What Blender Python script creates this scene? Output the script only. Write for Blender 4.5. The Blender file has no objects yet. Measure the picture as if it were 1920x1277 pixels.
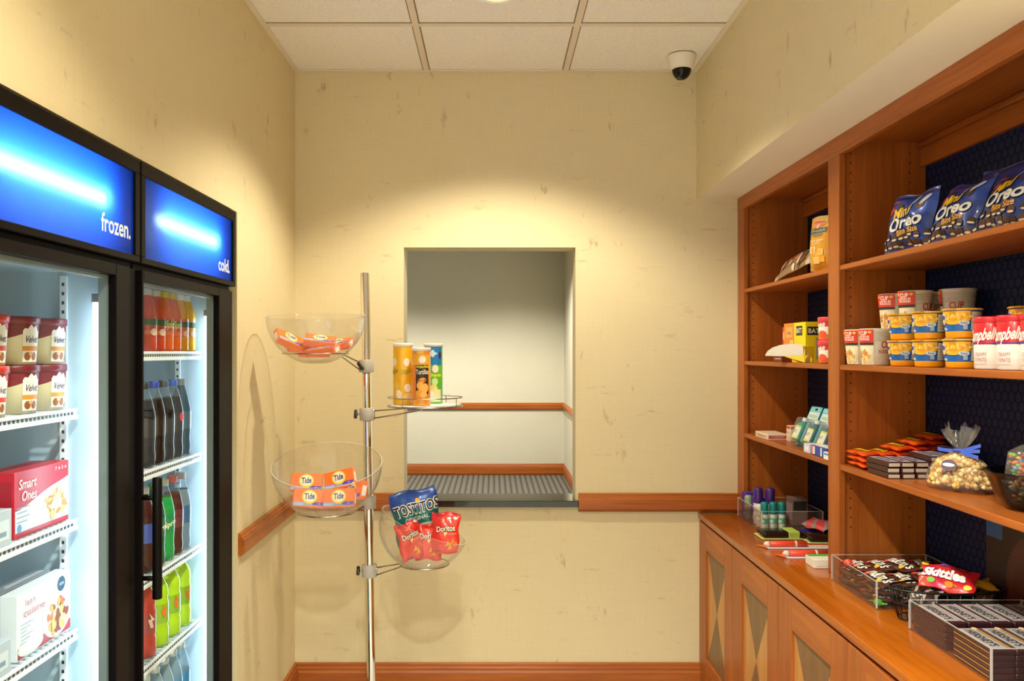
import bpy, bmesh, math, random
from mathutils import Vector, Matrix
from math import sin, cos, pi, sqrt, radians
random.seed(7)
sc = bpy.context.scene
COL = sc.collection

# ------------------------------------------------------------------ camera, light, exposure
FPX, VX, VY, EYE = 1576.0, 925.0, 659.0, 1.5      # focal length in pixels, vanishing point, eye height
cam = bpy.data.cameras.new('camera'); cam_o = bpy.data.objects.new('camera', cam); COL.objects.link(cam_o)
cam_o.location = (0, 0, EYE); cam_o.rotation_euler = (pi / 2, 0, 0)
cam.sensor_width = 36; cam.lens = FPX / 1920 * 36
cam.shift_x = (960 - VX) / 1920; cam.shift_y = (VY - 638.5) / 1920
cam.clip_start = 0.02
sc.camera = cam_o
sc.view_settings.view_transform = 'Standard'; sc.view_settings.look = 'None'
sc.view_settings.gamma = 1; sc.view_settings.use_curve_mapping = False
sc.view_settings.exposure = 0.40
sc.cycles.diffuse_bounces = 6; sc.cycles.transparent_max_bounces = 20
w = bpy.data.worlds.new('ambient_fill'); sc.world = w; w.use_nodes = True  # even ambient fill, added through the open end behind the camera
w.node_tree.nodes['Background'].inputs[0].default_value = (0.96, 1.0, 0.90, 1)
w.node_tree.nodes['Background'].inputs[1].default_value = 0.95

WARM = (1.0, 0.895, 0.68)
def spot(name, loc, watts, deg=124, blend=.42, col=WARM, r=.04):
    l = bpy.data.lights.new(name, 'SPOT'); l.energy = watts; l.spot_size = radians(deg); l.spot_blend = blend
    l.color = col; l.shadow_soft_size = r
    o = bpy.data.objects.new(name, l); COL.objects.link(o); o.location = loc
    return o
LIGHTS = [(.012, 2.89, 2.73, 76), (-.10, 1.22, 2.73, 46), (-.06, .40, 2.73, 175), (-.06, -.80, 2.73, 150)]
for i, (x, y, z, e) in enumerate(LIGHTS): spot('downlight_beam', (x, y, z - .012), e, col=WARM if i < 2 else (.94, 1.0, .92))
for x in (-1.5, .1): spot('hall_beam', (x, 8.65, 2.70), 185, 141, .6, (1.0, .93, .80), .08)
spot('hall_beam', (-.7, 5.6, 2.70), 60, 140, .5, (1.0, .93, .80), .06)

# ------------------------------------------------------------------ materials
def lin(h):
    if not isinstance(h, str): return tuple(h)
    h = h.lstrip('#'); c = [int(h[i:i + 2], 16) / 255 for i in (0, 2, 4)]
    return tuple(x / 12.92 if x <= .04045 else ((x + .055) / 1.055) ** 2.4 for x in c)
_m = {}
def ink(h, rough=.45, metal=0, coat=0, spec=.5):
    k = (h, rough, metal, coat, spec)
    if k in _m: return _m[k]
    m = bpy.data.materials.new('colour_' + (h if isinstance(h, str) else 'mix').strip('#')); m.use_nodes = True
    b = m.node_tree.nodes['Principled BSDF']
    b.inputs['Base Color'].default_value = (*lin(h), 1); b.inputs['Roughness'].default_value = rough
    b.inputs['Metallic'].default_value = metal; b.inputs['Coat Weight'].default_value = coat
    b.inputs['Specular IOR Level'].default_value = spec
    m.diffuse_color = (*lin(h), 1); _m[k] = m
    return m
def foil(h): return ink(h, .28, .15, .5)
def gloss(h): return ink(h, .12, 0, 0, .28)
def emit(name, col, s):
    m = bpy.data.materials.new(name); m.use_nodes = True; nt = m.node_tree; nt.nodes.clear()
    e = nt.nodes.new('ShaderNodeEmission'); o = nt.nodes.new('ShaderNodeOutputMaterial')
    e.inputs[0].default_value = (*col, 1); e.inputs[1].default_value = s
    nt.links.new(e.outputs[0], o.inputs[0]); return m
def clear(name, tint=(1, 1, 1), ior=1.45, rough=0.0, body=None, bodyfac=0.0, refl=1.0):
    m = bpy.data.materials.new(name); m.use_nodes = True; nt = m.node_tree; nt.nodes.clear(); N = nt.nodes.new
    t = N('ShaderNodeBsdfTransparent'); g = N('ShaderNodeBsdfGlossy'); lw = N('ShaderNodeLayerWeight'); f = N('ShaderNodeMath'); f2 = N('ShaderNodeMath'); x = N('ShaderNodeMixShader')
    o = N('ShaderNodeOutputMaterial')
    t.inputs[0].default_value = (*tint, 1); g.inputs['Roughness'].default_value = rough; 
    # Schlick reflectance from the viewing angle, the same for both sides of a thin sheet
    r0 = ((ior - 1) / (ior + 1)) ** 2; lw.inputs['Blend'].default_value = .5
    f2.operation = 'POWER'; f2.inputs[1].default_value = 5; nt.links.new(lw.outputs['Facing'], f2.inputs[0])
    f.operation = 'MULTIPLY_ADD'; f.inputs[1].default_value = (1 - r0) * refl; f.inputs[2].default_value = r0; nt.links.new(f2.outputs[0], f.inputs[0])
    nt.links.new(f.outputs[0], x.inputs[0]); nt.links.new(t.outputs[0], x.inputs[1]); nt.links.new(g.outputs[0], x.inputs[2])
    out = x.outputs[0]
    if body:
        d = N('ShaderNodeBsdfDiffuse'); d.inputs[0].default_value = (*body, 1); y = N('ShaderNodeMixShader')
        y.inputs[0].default_value = bodyfac; nt.links.new(out, y.inputs[1]); nt.links.new(d.outputs[0], y.inputs[2]); out = y.outputs[0]
    nt.links.new(out, o.inputs[0]); return m
def node_mat(name, rough=.5, coat=0):
    m = bpy.data.materials.new(name); m.use_nodes = True; nt = m.node_tree
    b = nt.nodes['Principled BSDF']; b.inputs['Roughness'].default_value = rough; b.inputs['Coat Weight'].default_value = coat
    return m, nt, b
def nz(nt, scale3, scale=1.0, detail=3, rough=.55):
    tc = nt.nodes.new('ShaderNodeTexCoord'); mp = nt.nodes.new('ShaderNodeMapping'); n = nt.nodes.new('ShaderNodeTexNoise')
    mp.inputs['Scale'].default_value = scale3; n.inputs['Scale'].default_value = scale
    n.inputs['Detail'].default_value = detail; n.inputs['Roughness'].default_value = rough
    nt.links.new(tc.outputs['Object'], mp.inputs[0]); nt.links.new(mp.outputs[0], n.inputs['Vector'])
    return n.outputs['Fac']
def ramp(nt, fac, stops):
    r = nt.nodes.new('ShaderNodeValToRGB'); e = r.color_ramp.elements
    while len(e) < len(stops): e.new(.5)
    for k, (p, c) in enumerate(stops): e[k].position = p; e[k].color = (*c, 1)
    nt.links.new(fac, r.inputs[0]); return r.outputs[0]
def mix(nt, fac, a, b, mode='MIX'):
    x = nt.nodes.new('ShaderNodeMix'); x.data_type = 'RGBA'; x.blend_type = mode
    for s, v in ((0, fac), (6, a), (7, b)):
        if hasattr(v, 'links'): nt.links.new(v, x.inputs[s])
        else: x.inputs[s].default_value = v if s == 0 else (*v, 1)
    return x.outputs[2]
def bump(nt, b, h, s, d=.002):
    p = nt.nodes.new('ShaderNodeBump'); p.inputs['Strength'].default_value = s; p.inputs['Distance'].default_value = d
    nt.links.new(h, p.inputs['Height']); nt.links.new(p.outputs[0], b.inputs['Normal'])

def wallpaper(name, base, fleck, amt):
    m, nt, b = node_mat(name, .75)
    big = nz(nt, (1.6, 1.6, 1.2), 1, 3)
    c = mix(nt, big, tuple(x * .93 for x in base), tuple(min(1, x * 1.06) for x in base))
    wv = nz(nt, (6, 6, 160), 1, 2); wh = nz(nt, (130, 130, 5), 1, 2)
    c = mix(nt, ramp(nt, wv, [(.35, (0, 0, 0)), (.7, (.14, .14, .14))]), c, tuple(x * .82 for x in base))
    c = mix(nt, ramp(nt, wh, [(.35, (0, 0, 0)), (.7, (.14, .14, .14))]), c, tuple(x * .82 for x in base))
    f1 = nz(nt, (15, 15, 6.5), 1, 6, .68)
    c = mix(nt, ramp(nt, f1, [(.635, (0, 0, 0)), (.78, (amt, amt, amt))]), c, fleck)
    f2 = nz(nt, (5.5, 5.5, 22), 1, 6, .68)
    c = mix(nt, ramp(nt, f2, [(.635, (0, 0, 0)), (.78, (amt * .7, amt * .7, amt * .7))]), c, fleck)
    nt.links.new(c, b.inputs['Base Color']); bump(nt, b, wv, .15, .001)
    return m
def wood(name, dark, light, along='z', rough=.38, coat=.08):
    m, nt, b = node_mat(name, rough, coat)
    s = {'x': (1.2, 22, 22), 'y': (22, 1.2, 22), 'z': (22, 22, 1.2)}[along]
    s2 = tuple(v * 5 for v in s)
    c = ramp(nt, nz(nt, s, 1, 4, .6), [(.3, dark), (.7, light)])
    b.inputs['Specular IOR Level'].default_value = .35
    c = mix(nt, ramp(nt, nz(nt, s2, 1, 2), [(.45, (0, 0, 0)), (.75, (.35, .35, .35))]), c, tuple(x * .6 for x in dark))
    nt.links.new(c, b.inputs['Base Color']); return m

PAPER = wallpaper('wallpaper_straw', (.71, .607, .372), (.33, .18, .06), .85)
PAPER_HALL = wallpaper('wallpaper_hall', (.64, .61, .48), (.30, .22, .12), .45)
PLASTER = ink('#e6dcc6', .8)
CH_D, CH_L = (.30, .072, .009), (.46, .128, .018)
CHZ = wood('cherry_upright', CH_D, CH_L, 'z'); CHY = wood('cherry_along_wall', CH_D, CH_L, 'y'); CHX = wood('cherry_across', CH_D, CH_L, 'x')
TOPW = wood('cherry_worktop', (.31, .068, .003), (.46, .125, .008), 'y', .25, .25)
WALNUT = wood('inlay_dark', (.17, .085, .03), (.24, .125, .048), 'z', .4, .1)
MAPLE = wood('inlay_light', (.46, .20, .05), (.60, .29, .08), 'z', .35, .2)
def tile_mat():
    m, nt, b = node_mat('acoustic_tile', .9)
    n = nz(nt, (1, 1, 1), 190, 2); n2 = nz(nt, (1, 1, 1), 60, 3)
    c = ramp(nt, n, [(.42, (.82, .79, .73)), (.52, (.89, .865, .81))])
    c = mix(nt, ramp(nt, n2, [(.4, (0, 0, 0)), (.8, (.25, .25, .25))]), c, (.72, .68, .61))
    nt.links.new(c, b.inputs['Base Color']); bump(nt, b, n, .25, .0015); return m
TILE = tile_mat(); TEE = ink('#e0d5c2', .6)
def carpet_mat():
    m, nt, b = node_mat('striped_carpet', .95)
    tc = nt.nodes.new('ShaderNodeTexCoord'); sp = nt.nodes.new('ShaderNodeSeparateXYZ'); nt.links.new(tc.outputs['Object'], sp.inputs[0])
    mu = nt.nodes.new('ShaderNodeMath'); mu.operation = 'MULTIPLY'; mu.inputs[1].default_value = 1 / .062; nt.links.new(sp.outputs[0], mu.inputs[0])
    fr = nt.nodes.new('ShaderNodeMath'); fr.operation = 'FRACT'; nt.links.new(mu.outputs[0], fr.inputs[0])
    c = ramp(nt, fr.outputs[0], [(0, (.055, .05, .042)), (.30, (.06, .054, .045)), (.40, (.17, .155, .13)), (.92, (.155, .142, .12)), (1, (.055, .05, .042))])
    c = mix(nt, ramp(nt, nz(nt, (60, 14, 1), 1, 3), [(.4, (0, 0, 0)), (.7, (.5, .5, .5))]), c, (.09, .082, .068))
    nt.links.new(c, b.inputs['Base Color']); return m
CARPET = carpet_mat()
FLOORM = wood('plank_floor', (.64, .61, .56), (.72, .69, .64), 'y', .5, 0)
GRANITE = ink('#16150f', .12, 0, .5)
CHROME = ink('#e8e4dc', .07, 1)
WIRE = ink('#b9b3a6', .2, 1)
BLACK = ink('#050302', .55, 0, 0, .12); BLACKS = ink('#090403', .5, 0, 0, .12)
GREY = ink('#a8a49c', .4)
WHITE = ink('#f2efe8', .4)
LINER = ink('#b6ccd8', .5)
SHELFW = ink('#e6edf0', .4)
GLASS = clear('door_glass', (.955, .975, .975), 1.2, refl=.13)
ACRYL = clear('acrylic', (.975, .968, .955), 1.42, 0, (.9, .85, .75), .035)
ACRYL_RIM = clear('acrylic_edge', (.90, .86, .78), 1.6, .05, (.95, .9, .82), .55)
BINM = clear('bin_acrylic', (.95, .94, .94), 1.3, 0, (.8, .8, .8), .012)
BINE = clear('bin_edge', (.8, .8, .8), 1.6, .08, (.85, .85, .85), .45)
FILM = clear('clear_film', (.97, .97, .97), 1.4, .12, (.9, .9, .9), .07)
NECK = clear('clear_bottle_neck', (.86, .92, .94), 1.3, .03, (.7, .8, .85), .06)
SMOKE = clear('smoked_glass', (.45, .46, .47), 1.5)

# ------------------------------------------------------------------ mesh building
class MB:
    def __init__(s): s.V = []; s.F = []; s.M = []; s.S = []; s.mats = []; s.tf = None
    def mi(s, m):
        if m not in s.mats: s.mats.append(m)
        return s.mats.index(m)
    def add(s, V, F, m, smooth=False):
        o = len(s.V)
        V = [Vector(v) for v in V]
        if s.tf is not None: V = [s.tf @ v for v in V]
        s.V += V
        for k, f in enumerate(F):
            s.F.append([i + o for i in f]); s.S.append(smooth)
            s.M.append(s.mi(m[k] if isinstance(m, list) else m))
        return s
    def box(s, x0, x1, y0, y1, z0, z1, m, bev=0, seg=2):
        if bev <= 0:
            V = [(x, y, z) for x in (x0, x1) for y in (y0, y1) for z in (z0, z1)]
            F = [(0, 1, 3, 2), (4, 6, 7, 5), (0, 4, 5, 1), (2, 3, 7, 6), (0, 2, 6, 4), (1, 5, 7, 3)]
            return s.add(V, F, m)
        b = bmesh.new(); bmesh.ops.create_cube(b, size=1)
        for v in b.verts: v.co = Vector(((x0 + x1) / 2 + v.co.x * (x1 - x0), (y0 + y1) / 2 + v.co.y * (y1 - y0), (z0 + z1) / 2 + v.co.z * (z1 - z0)))
        bmesh.ops.bevel(b, geom=list(b.edges), offset=bev, segments=seg, profile=.5, affect='EDGES')
        b.verts.index_update()
        s.add([v.co.copy() for v in b.verts], [[v.index for v in f.verts] for f in b.faces], m, seg > 1); b.free()
        return s
    def lathe(s, prof, m, n=28, c=(0, 0, 0), smooth=True):
        V = []; F = []; FM = []
        for r, z in prof:
            for k in range(n): a = 2 * pi * k / n; V.append((c[0] + r * cos(a), c[1] + r * sin(a), c[2] + z))
        for j in range(len(prof) - 1):
            for k in range(n):
                k2 = (k + 1) % n
                F.append((j * n + k, j * n + k2, (j + 1) * n + k2, (j + 1) * n + k)); FM.append(m[j] if isinstance(m, list) else m)
        return s.add(V, F, FM, smooth)
    def disc(s, r, z, m, n=28, c=(0, 0), up=True):
        V = [(c[0] + r * cos(2 * pi * k / n), c[1] + r * sin(2 * pi * k / n), z) for k in range(n)]
        return s.add(V, [list(range(n)) if up else list(range(n))[::-1]], m)
    def tube(s, P, r, m, n=8, closed=False, caps=True):
        P = [Vector(p) for p in P]; L = len(P); V = []; F = []; up = None
        for i, p in enumerate(P):
            a = P[i - 1] if (i or closed) else p; b = P[(i + 1) % L] if (i < L - 1 or closed) else p
            t = (b - a).normalized()
            if up is None: up = t.orthogonal().normalized()
            up = (up - t * up.dot(t)); up = up.normalized() if up.length > 1e-6 else t.orthogonal().normalized()
            q = t.cross(up); rr = r[i] if isinstance(r, (list, tuple)) else r
            for k in range(n): an = 2 * pi * k / n; V.append(p + up * cos(an) * rr + q * sin(an) * rr)
        for i in range(L if closed else L - 1):
            j = (i + 1) % L
            for k in range(n):
                k2 = (k + 1) % n; F.append((i * n + k, i * n + k2, j * n + k2, j * n + k))
        if caps and not closed: F += [list(range(n))[::-1], [(L - 1) * n + k for k in range(n)]]
        return s.add(V, F, m, True)
    def grid(s, fn, nu, nv, m, smooth=True):
        V = [fn(i / nu, j / nv) for j in range(nv + 1) for i in range(nu + 1)]; F = []; FM = []
        for j in range(nv):
            for i in range(nu):
                a = j * (nu + 1) + i; F.append((a, a + 1, a + nu + 2, a + nu + 1))
                FM.append(m((i + .5) / nu, (j + .5) / nv) if callable(m) else m)
        return s.add(V, F, FM, smooth)
    # printed matter, laid on a surface through a mapping f(u, v, lift)
    def rect(s, f, u0, u1, v0, v1, m, lift=.0005, nu=1, nv=1):
        return s.grid(lambda a, b: f(u0 + (u1 - u0) * a, v0 + (v1 - v0) * b, lift), nu, nv, m)
    def ell(s, f, cu, cv, ru, rv, m, lift=.0008, n=24, rot=0, rings=2):
        V = [f(cu, cv, lift)]; F = []
        for q in range(1, rings + 1):
            for k in range(n):
                a = 2 * pi * k / n; x = ru * cos(a) * q / rings; y = rv * sin(a) * q / rings
                V.append(f(cu + x * cos(rot) - y * sin(rot), cv + x * sin(rot) + y * cos(rot), lift))
        for k in range(n): F.append((0, 1 + k, 1 + (k + 1) % n))
        for q in range(1, rings):
            for k in range(n):
                a = 1 + (q - 1) * n; b = 1 + q * n; k2 = (k + 1) % n; F.append((a + k, b + k, b + k2, a + k2))
        return s.add(V, F, m)
    def poly(s, f, pts, m, lift=.0006):
        return s.add([f(u, v, lift) for u, v in pts], [list(range(len(pts)))], m)
    def text(s, f, txt, cu, cv, h, m, lift=.0010, wid=None, rot=0, shear=0, bold=0):
        V, F, w0 = glyphs(txt, bold); k = h; kx = (wid / w0) if wid else h
        out = []
        for x, y in V:
            x = x * kx + shear * y * k; y *= k
            out.append(f(cu + x * cos(rot) - y * sin(rot), cv + x * sin(rot) + y * cos(rot), lift))
        return s.add(out, F, m)
    def build(s, name, parent=None, loc=None, rot=None, label=None, cat=None, group=None, kind=None, origin=(0, 0, 0)):
        """origin: subtracted from the vertices (a world-space build hung under a thing at that place)"""
        me = bpy.data.meshes.new(name); og = Vector(origin)
        me.from_pydata([v - og for v in s.V], [], s.F)
        for m in s.mats: me.materials.append(m)
        me.polygons.foreach_set('material_index', s.M); me.polygons.foreach_set('use_smooth', s.S)
        bm = bmesh.new(); bm.from_mesh(me); bmesh.ops.remove_doubles(bm, verts=bm.verts, dist=1e-6); bm.to_mesh(me); bm.free()
        me.update()
        o = bpy.data.objects.new(name, me); COL.objects.link(o)
        if parent: o.parent = parent
        if loc is not None: o.location = loc
        elif parent is None: o.location = og
        if rot is not None: o.rotation_euler = rot
        tag(o, label, cat, group, kind)
        if any(s.S) and not all(s.S):
            pass
        return o
_g = {}
def glyphs(t, bold=0):
    k = (t, bold)
    if k not in _g:
        cu = bpy.data.curves.new('letters', 'FONT'); cu.body = t; cu.size = 1; cu.resolution_u = 3; cu.offset = bold; cu.align_x = 'CENTER'
        ob = bpy.data.objects.new('letters', cu); me = ob.to_mesh()
        V = [(v.co.x, v.co.y) for v in me.vertices]; F = [list(p.vertices) for p in me.polygons]
        ob.to_mesh_clear(); bpy.data.objects.remove(ob); bpy.data.curves.remove(cu)
        x0 = min(v[0] for v in V); x1 = max(v[0] for v in V)
        V = [((x - (x0 + x1) / 2) / .72, (y - .33) / .72) for x, y in V]
        _g[k] = (V, F, (x1 - x0) / .72)
    return _g[k]
def tag(o, label=None, cat=None, group=None, kind=None):
    for k, v in (('label', label), ('category', cat), ('group', group), ('kind', kind)):
        if v: o[k] = v
    return o
def thing(name, label, cat, loc=(0, 0, 0), rot=(0, 0, 0), group=None):
    o = bpy.data.objects.new(name, None); COL.objects.link(o); o.empty_display_size = .05
    o.location = loc; o.rotation_euler = rot
    return tag(o, label, cat, group)
def dup(root, loc, rot, label, group=None):
    r = root.copy(); COL.objects.link(r); r.location = loc; r.rotation_euler = rot; r['label'] = label
    if group: r['group'] = group
    for ch in list(root.children):
        c = ch.copy(); COL.objects.link(c); c.parent = r
        for g in list(ch.children):
            d = g.copy(); COL.objects.link(d); d.parent = c
    return r
def struct(name, mb): return mb.build(name, kind='structure')
# surface mappings of a product whose front looks towards its own -y
def front(d): return lambda u, v, l: Vector((u, -d / 2 - l, v))
def left(wd): return lambda u, v, l: Vector((-wd / 2 - l, -u, v))
def right(wd): return lambda u, v, l: Vector((wd / 2 + l, u, v))
def top(h): return lambda u, v, l: Vector((u, v, h + l))
def cyl(r, r2=None, h=1):
    def f(u, v, l):
        rr = r if r2 is None else r + (r2 - r) * v / h
        a = u / max(r, r2 or r); return Vector(((rr + l) * sin(a), -(rr + l) * cos(a), v))
    return f
FACE_AISLE = -pi / 2       # right-hand shelves: front towards -x
FACE_ROOM = pi / 2         # coolers: front towards +x
NTH = ['first', 'second', 'third', 'fourth', 'fifth', 'sixth', 'seventh', 'eighth']

def aim(zdir, frontdir):
    """rotation that takes a product's own +z to zdir and its front (-y) as near as can be to frontdir"""
    z = Vector(zdir).normalized(); y = -Vector(frontdir); y = (y - z * y.dot(z)).normalized(); x = y.cross(z)
    return Matrix((x, y, z)).transposed().to_euler()
def seat(o, c, r, tilt, axis, flat):
    """slide a thing inside a round bowl until no point of it passes the wall"""
    c = Vector(c); Mi = Matrix.Rotation(-tilt, 3, axis); fz = -sqrt(r * r - flat * flat) + .0045
    from mathutils import Euler
    R_ = o.rotation_euler.to_matrix(); P = [R_ @ v.co for v in o.data.vertices]; loc = o.location.copy()
    for k in range(200):
        worst = 0; push = Vector((0, 0, 0))
        for p in P:
            d = loc + p - c; l = Mi @ d
            if l.z < .015 and d.length > r - .0045:
                e = d.length - (r - .0045)
                if e > worst: worst = e; push = -d.normalized() * (e + .0005)
            if l.z < fz and l.xy.length < flat + .01 and fz - l.z > worst: worst = fz - l.z; push = Vector((0, 0, worst + .0005))
        if worst <= 0: break
        loc += push
    o.location = loc
    return o
# ------------------------------------------------------------------ the room
XL, XR, YB, ZC = -.873, .894, 3.70, 2.73
XF, XBK, ZS = 1.075, 1.355, 2.172          # bookcase face, its back panel, soffit
m = MB().box(-3, 3, -2, 3.84, -.05, 0, FLOORM); struct('floor', m)
m = MB().box(-4, 3, 3.84, 10.4, -.05, 0, CARPET); struct('floor_hall', m)
# back wall with the pass-through
OX0, OX1, OZ0, OZ1, TH = -.394, .362, .819, 1.958, .145
m = MB()
m.box(-1.7, OX0, YB, YB + TH, 0, 2.85, PAPER).box(OX1, 1.6, YB, YB + TH, 0, 2.85, PAPER)
m.box(OX0, OX1, YB, YB + TH, 0, OZ0, PAPER).box(OX0, OX1, YB, YB + TH, OZ1, 2.85, PAPER)
struct('wall_back', m)
m = MB()
m.box(-1.05, XL, 2.862, YB, 0, 2.85, PAPER).box(-1.05, XL, -1.6, 2.862, 1.975, 2.85, PAPER).box(-1.05, XL, -1.6, 1.27, 0, 1.975, PAPER)
struct('wall_left', m)
m = MB()
m.add([(XR, -1.6, ZS), (XR, YB, ZS), (XR, YB, 2.85), (XR, -1.6, 2.85)], [(0, 1, 2, 3)], PAPER)
m.add([(XR, -1.6, ZS), (1.5, -1.6, ZS), (1.5, YB, ZS), (XR, YB, ZS)], [(0, 1, 2, 3)], PLASTER)
m.box(1.385, 1.5, -1.6, YB, 0, ZS, PAPER)
struct('wall_right', m)
# hall beyond the opening
m = MB().box(-4, .86, 10.2, 10.3, 0, 2.8, PAPER_HALL); struct('wall_hall_back', m)
m = MB().box(.86, .96, 8.6, 10.2, 0, 2.8, PAPER_HALL); struct('wall_hall_right', m)
m = MB().box(-4, -3.9, 3.85, 10.2, 0, 2.8, PAPER_HALL); struct('wall_hall_left', m)
m = MB().box(-4, 3, 3.845, 10.2, 2.74, 2.8, ink('#d8cdb8', .9)); struct('ceiling_hall', m)

def rail(m, a, b, z0, z1, nrm, mat, t=.020):
    """stepped chair rail between two points of a wall, nrm points into the room"""
    a = Vector(a); b = Vector(b); n = Vector(nrm); h = z1 - z0
    prof = [(0, 0), (t * .55, 0), (t, h * .16), (t, h * .70), (t * .80, h * .76), (t * .80, h * .84), (t * .52, h * .89), (t * .52, h * .96), (t * .3, h), (0, h)]
    V = []
    for p in (a, b):
        for d, z in prof: V.append((p.x + n.x * d, p.y + n.y * d, z0 + z))
    k = len(prof)
    F = [(i, i + 1, k + i + 1, k + i) for i in range(k - 1)] + [list(range(k))[::-1], [k + i for i in range(k)]]
    m.add(V, F, mat)
m = MB(); rail(m, (XL, YB, 0), (OX0 - .01, YB, 0), .800, .877, (0, -1), CHX, .024); struct('trim_1', m)
m = MB(); rail(m, (OX1 + .012, YB, 0), (XF, YB, 0), .797, .877, (0, -1), CHX, .026); struct('trim_2', m)
m = MB(); rail(m, (XL, 2.872, 0), (XL, YB - .02, 0), .800, .877, (1, 0), CHY, .022); struct('trim_3', m)
m = MB(); rail(m, (-3.9, 10.2, 0), (.86, 10.2, 0), .795, .877, (0, -1), CHX, .03); rail(m, (.86, 8.6, 0), (.86, 10.2, 0), .795, .877, (-1, 0), CHY, .03); struct('trim_4', m)
m = MB(); rail(m, (XL, YB, 0), (.906, YB, 0), 0, .132, (0, -1), CHX, .020); struct('baseboard_back', m)
m = MB(); rail(m, (XL, 2.872, 0), (XL, YB, 0), 0, .132, (1, 0), CHY, .020); struct('baseboard_left', m)
m = MB(); rail(m, (-3.9, 10.2, 0), (.86, 10.2, 0), 0, .14, (0, -1), CHX, .02); rail(m, (.86, 8.6, 0), (.86, 10.2, 0), 0, .14, (-1, 0), CHY, .02); struct('baseboard_hall', m)
# black stone sill of the pass-through
m = MB().box(OX0 - .006, OX1 + .010, YB - .028, YB, .819, .847, GRANITE, .002, 1)
m.box(OX0 + .001, OX1 - .001, YB - .004, YB + TH + .02, .8192, .847, GRANITE)
struct('trim_5', m)
# ceiling: acoustic tiles in a tee grid, a round hole where a downlight sits
GX = [XL, -.293, .317, XR]
GY = [YB, 3.167, 2.557, 1.947, 1.337, .727, .117, -.493, -1.103, -1.6]
HR = .062
m = MB(); zt = ZC + .004
def lit(x0, x1, y0, y1):
    for l in LIGHTS:
        if x0 < l[0] < x1 and y0 < l[1] < y1: return l
for i in range(3):
    for j in range(len(GY) - 1):
        x0, x1, y1, y0 = GX[i], GX[i + 1], GY[j], GY[j + 1]
        l = lit(x0, x1, y0, y1)
        if not l: m.add([(x0, y0, zt), (x0, y1, zt), (x1, y1, zt), (x1, y0, zt)], [(0, 1, 2, 3)], TILE)
        else:
            n = 32; V = []; F = []
            for k in range(n):
                a = 2 * pi * k / n + pi / 4; c, s_ = cos(a), sin(a)
                V.append((l[0] + HR * c, l[1] + HR * s_, zt))
                q = 1 / max(abs(c), abs(s_)); ex, ey = c * q, s_ * q
                V.append(((x0 + x1) / 2 + ex * (x1 - x0) / 2, (y0 + y1) / 2 + ey * (y1 - y0) / 2, zt))
            for k in range(n): k2 = (k + 1) % n; F.append((2 * k, 2 * k2, 2 * k2 + 1, 2 * k + 1))
            m.add(V, F, TILE)
RV = ink('#8d7f6a', .9)
for x in GX[1:3]:
    m.box(x - .012, x + .012, -1.6, YB, ZC - .001, ZC + .003, TEE)
    for s_ in (-1, 1): m.box(x + s_ * .0145 - .002, x + s_ * .0145 + .002, -1.6, YB, ZC + .002, ZC + .0038, RV)
for y in GY[1:-1]:
    m.box(XL, XR, y - .012, y + .012, ZC - .0012, ZC + .003, TEE)
    for s_ in (-1, 1): m.box(XL, XR, y + s_ * .0145 - .002, y + s_ * .0145 + .002, ZC + .002, ZC + .0038, RV)
for x0, x1 in ((XL, XL + .02), (XR - .02, XR)): m.box(x0, x1, -1.6, YB, ZC - .0014, ZC + .003, TEE)
m.box(XL, XR, YB - .02, YB, ZC - .0016, ZC + .003, TEE)
m.box(-1.1, 1.5, -1.6, YB, 2.86, 2.9, TEE)
struct('ceiling', m)
# recessed downlights
LENS = emit('downlight_lens', (1.0, .86, .62), 9.0)
def downlight(loc, label):
    t = thing('downlight', label, 'ceiling light', loc, group='recessed downlights')
    MB().lathe([(.060, .0), (.061, -.004), (.082, -.006), (.088, -.001), (.088, .003)], WHITE, 40).build('trim_ring', t)
    MB().lathe([(.060, .0), (.052, .055), (.05, .09)], ink('#d9cdb4', .25), 32).build('reflector', t)
    MB().disc(.05, .088, LENS, 28, up=False).build('lens', t)
    return t
d0 = downlight((LIGHTS[0][0], LIGHTS[0][1], ZC), 'round recessed ceiling downlight cut by the top edge of the photo')
for k, l in enumerate(LIGHTS[1:]): dup(d0, (l[0], l[1], ZC), (0, 0, 0), 'recessed ceiling downlight, %s one back towards the camera' % NTH[k])
# dome camera
t = thing('security_camera', 'white dome security camera with smoked bubble on the ceiling corner', 'security camera', (.784, 3.50, ZC))
MB().lathe([(.0575, 0), (.0575, -.012), (.056, -.016), (.0545, -.030), (.050, -.046), (.041, -.058), (.039, -.0575)], ink('#e9e1d0', .4), 36).build('housing', t)
b = MB(); b.lathe([(.0395 * cos(a), -.056 - .044 * sin(a)) for a in [k * pi / 20 for k in range(11)]], gloss('#120d0a'), 28); b.build('dome_cover', t)
b = MB(); b.lathe([(.010, -.085), (.010, -.101), (.006, -.103), (0.0001, -.103)], gloss('#3a3f44'), 16, (-.012, -.010, 0)); b.build('lens', t)
b = MB(); b.box(-.014, .004, -.0525, -.0505, -.028, -.022, ink('#4a443c')); b.build('badge', t)

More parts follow.
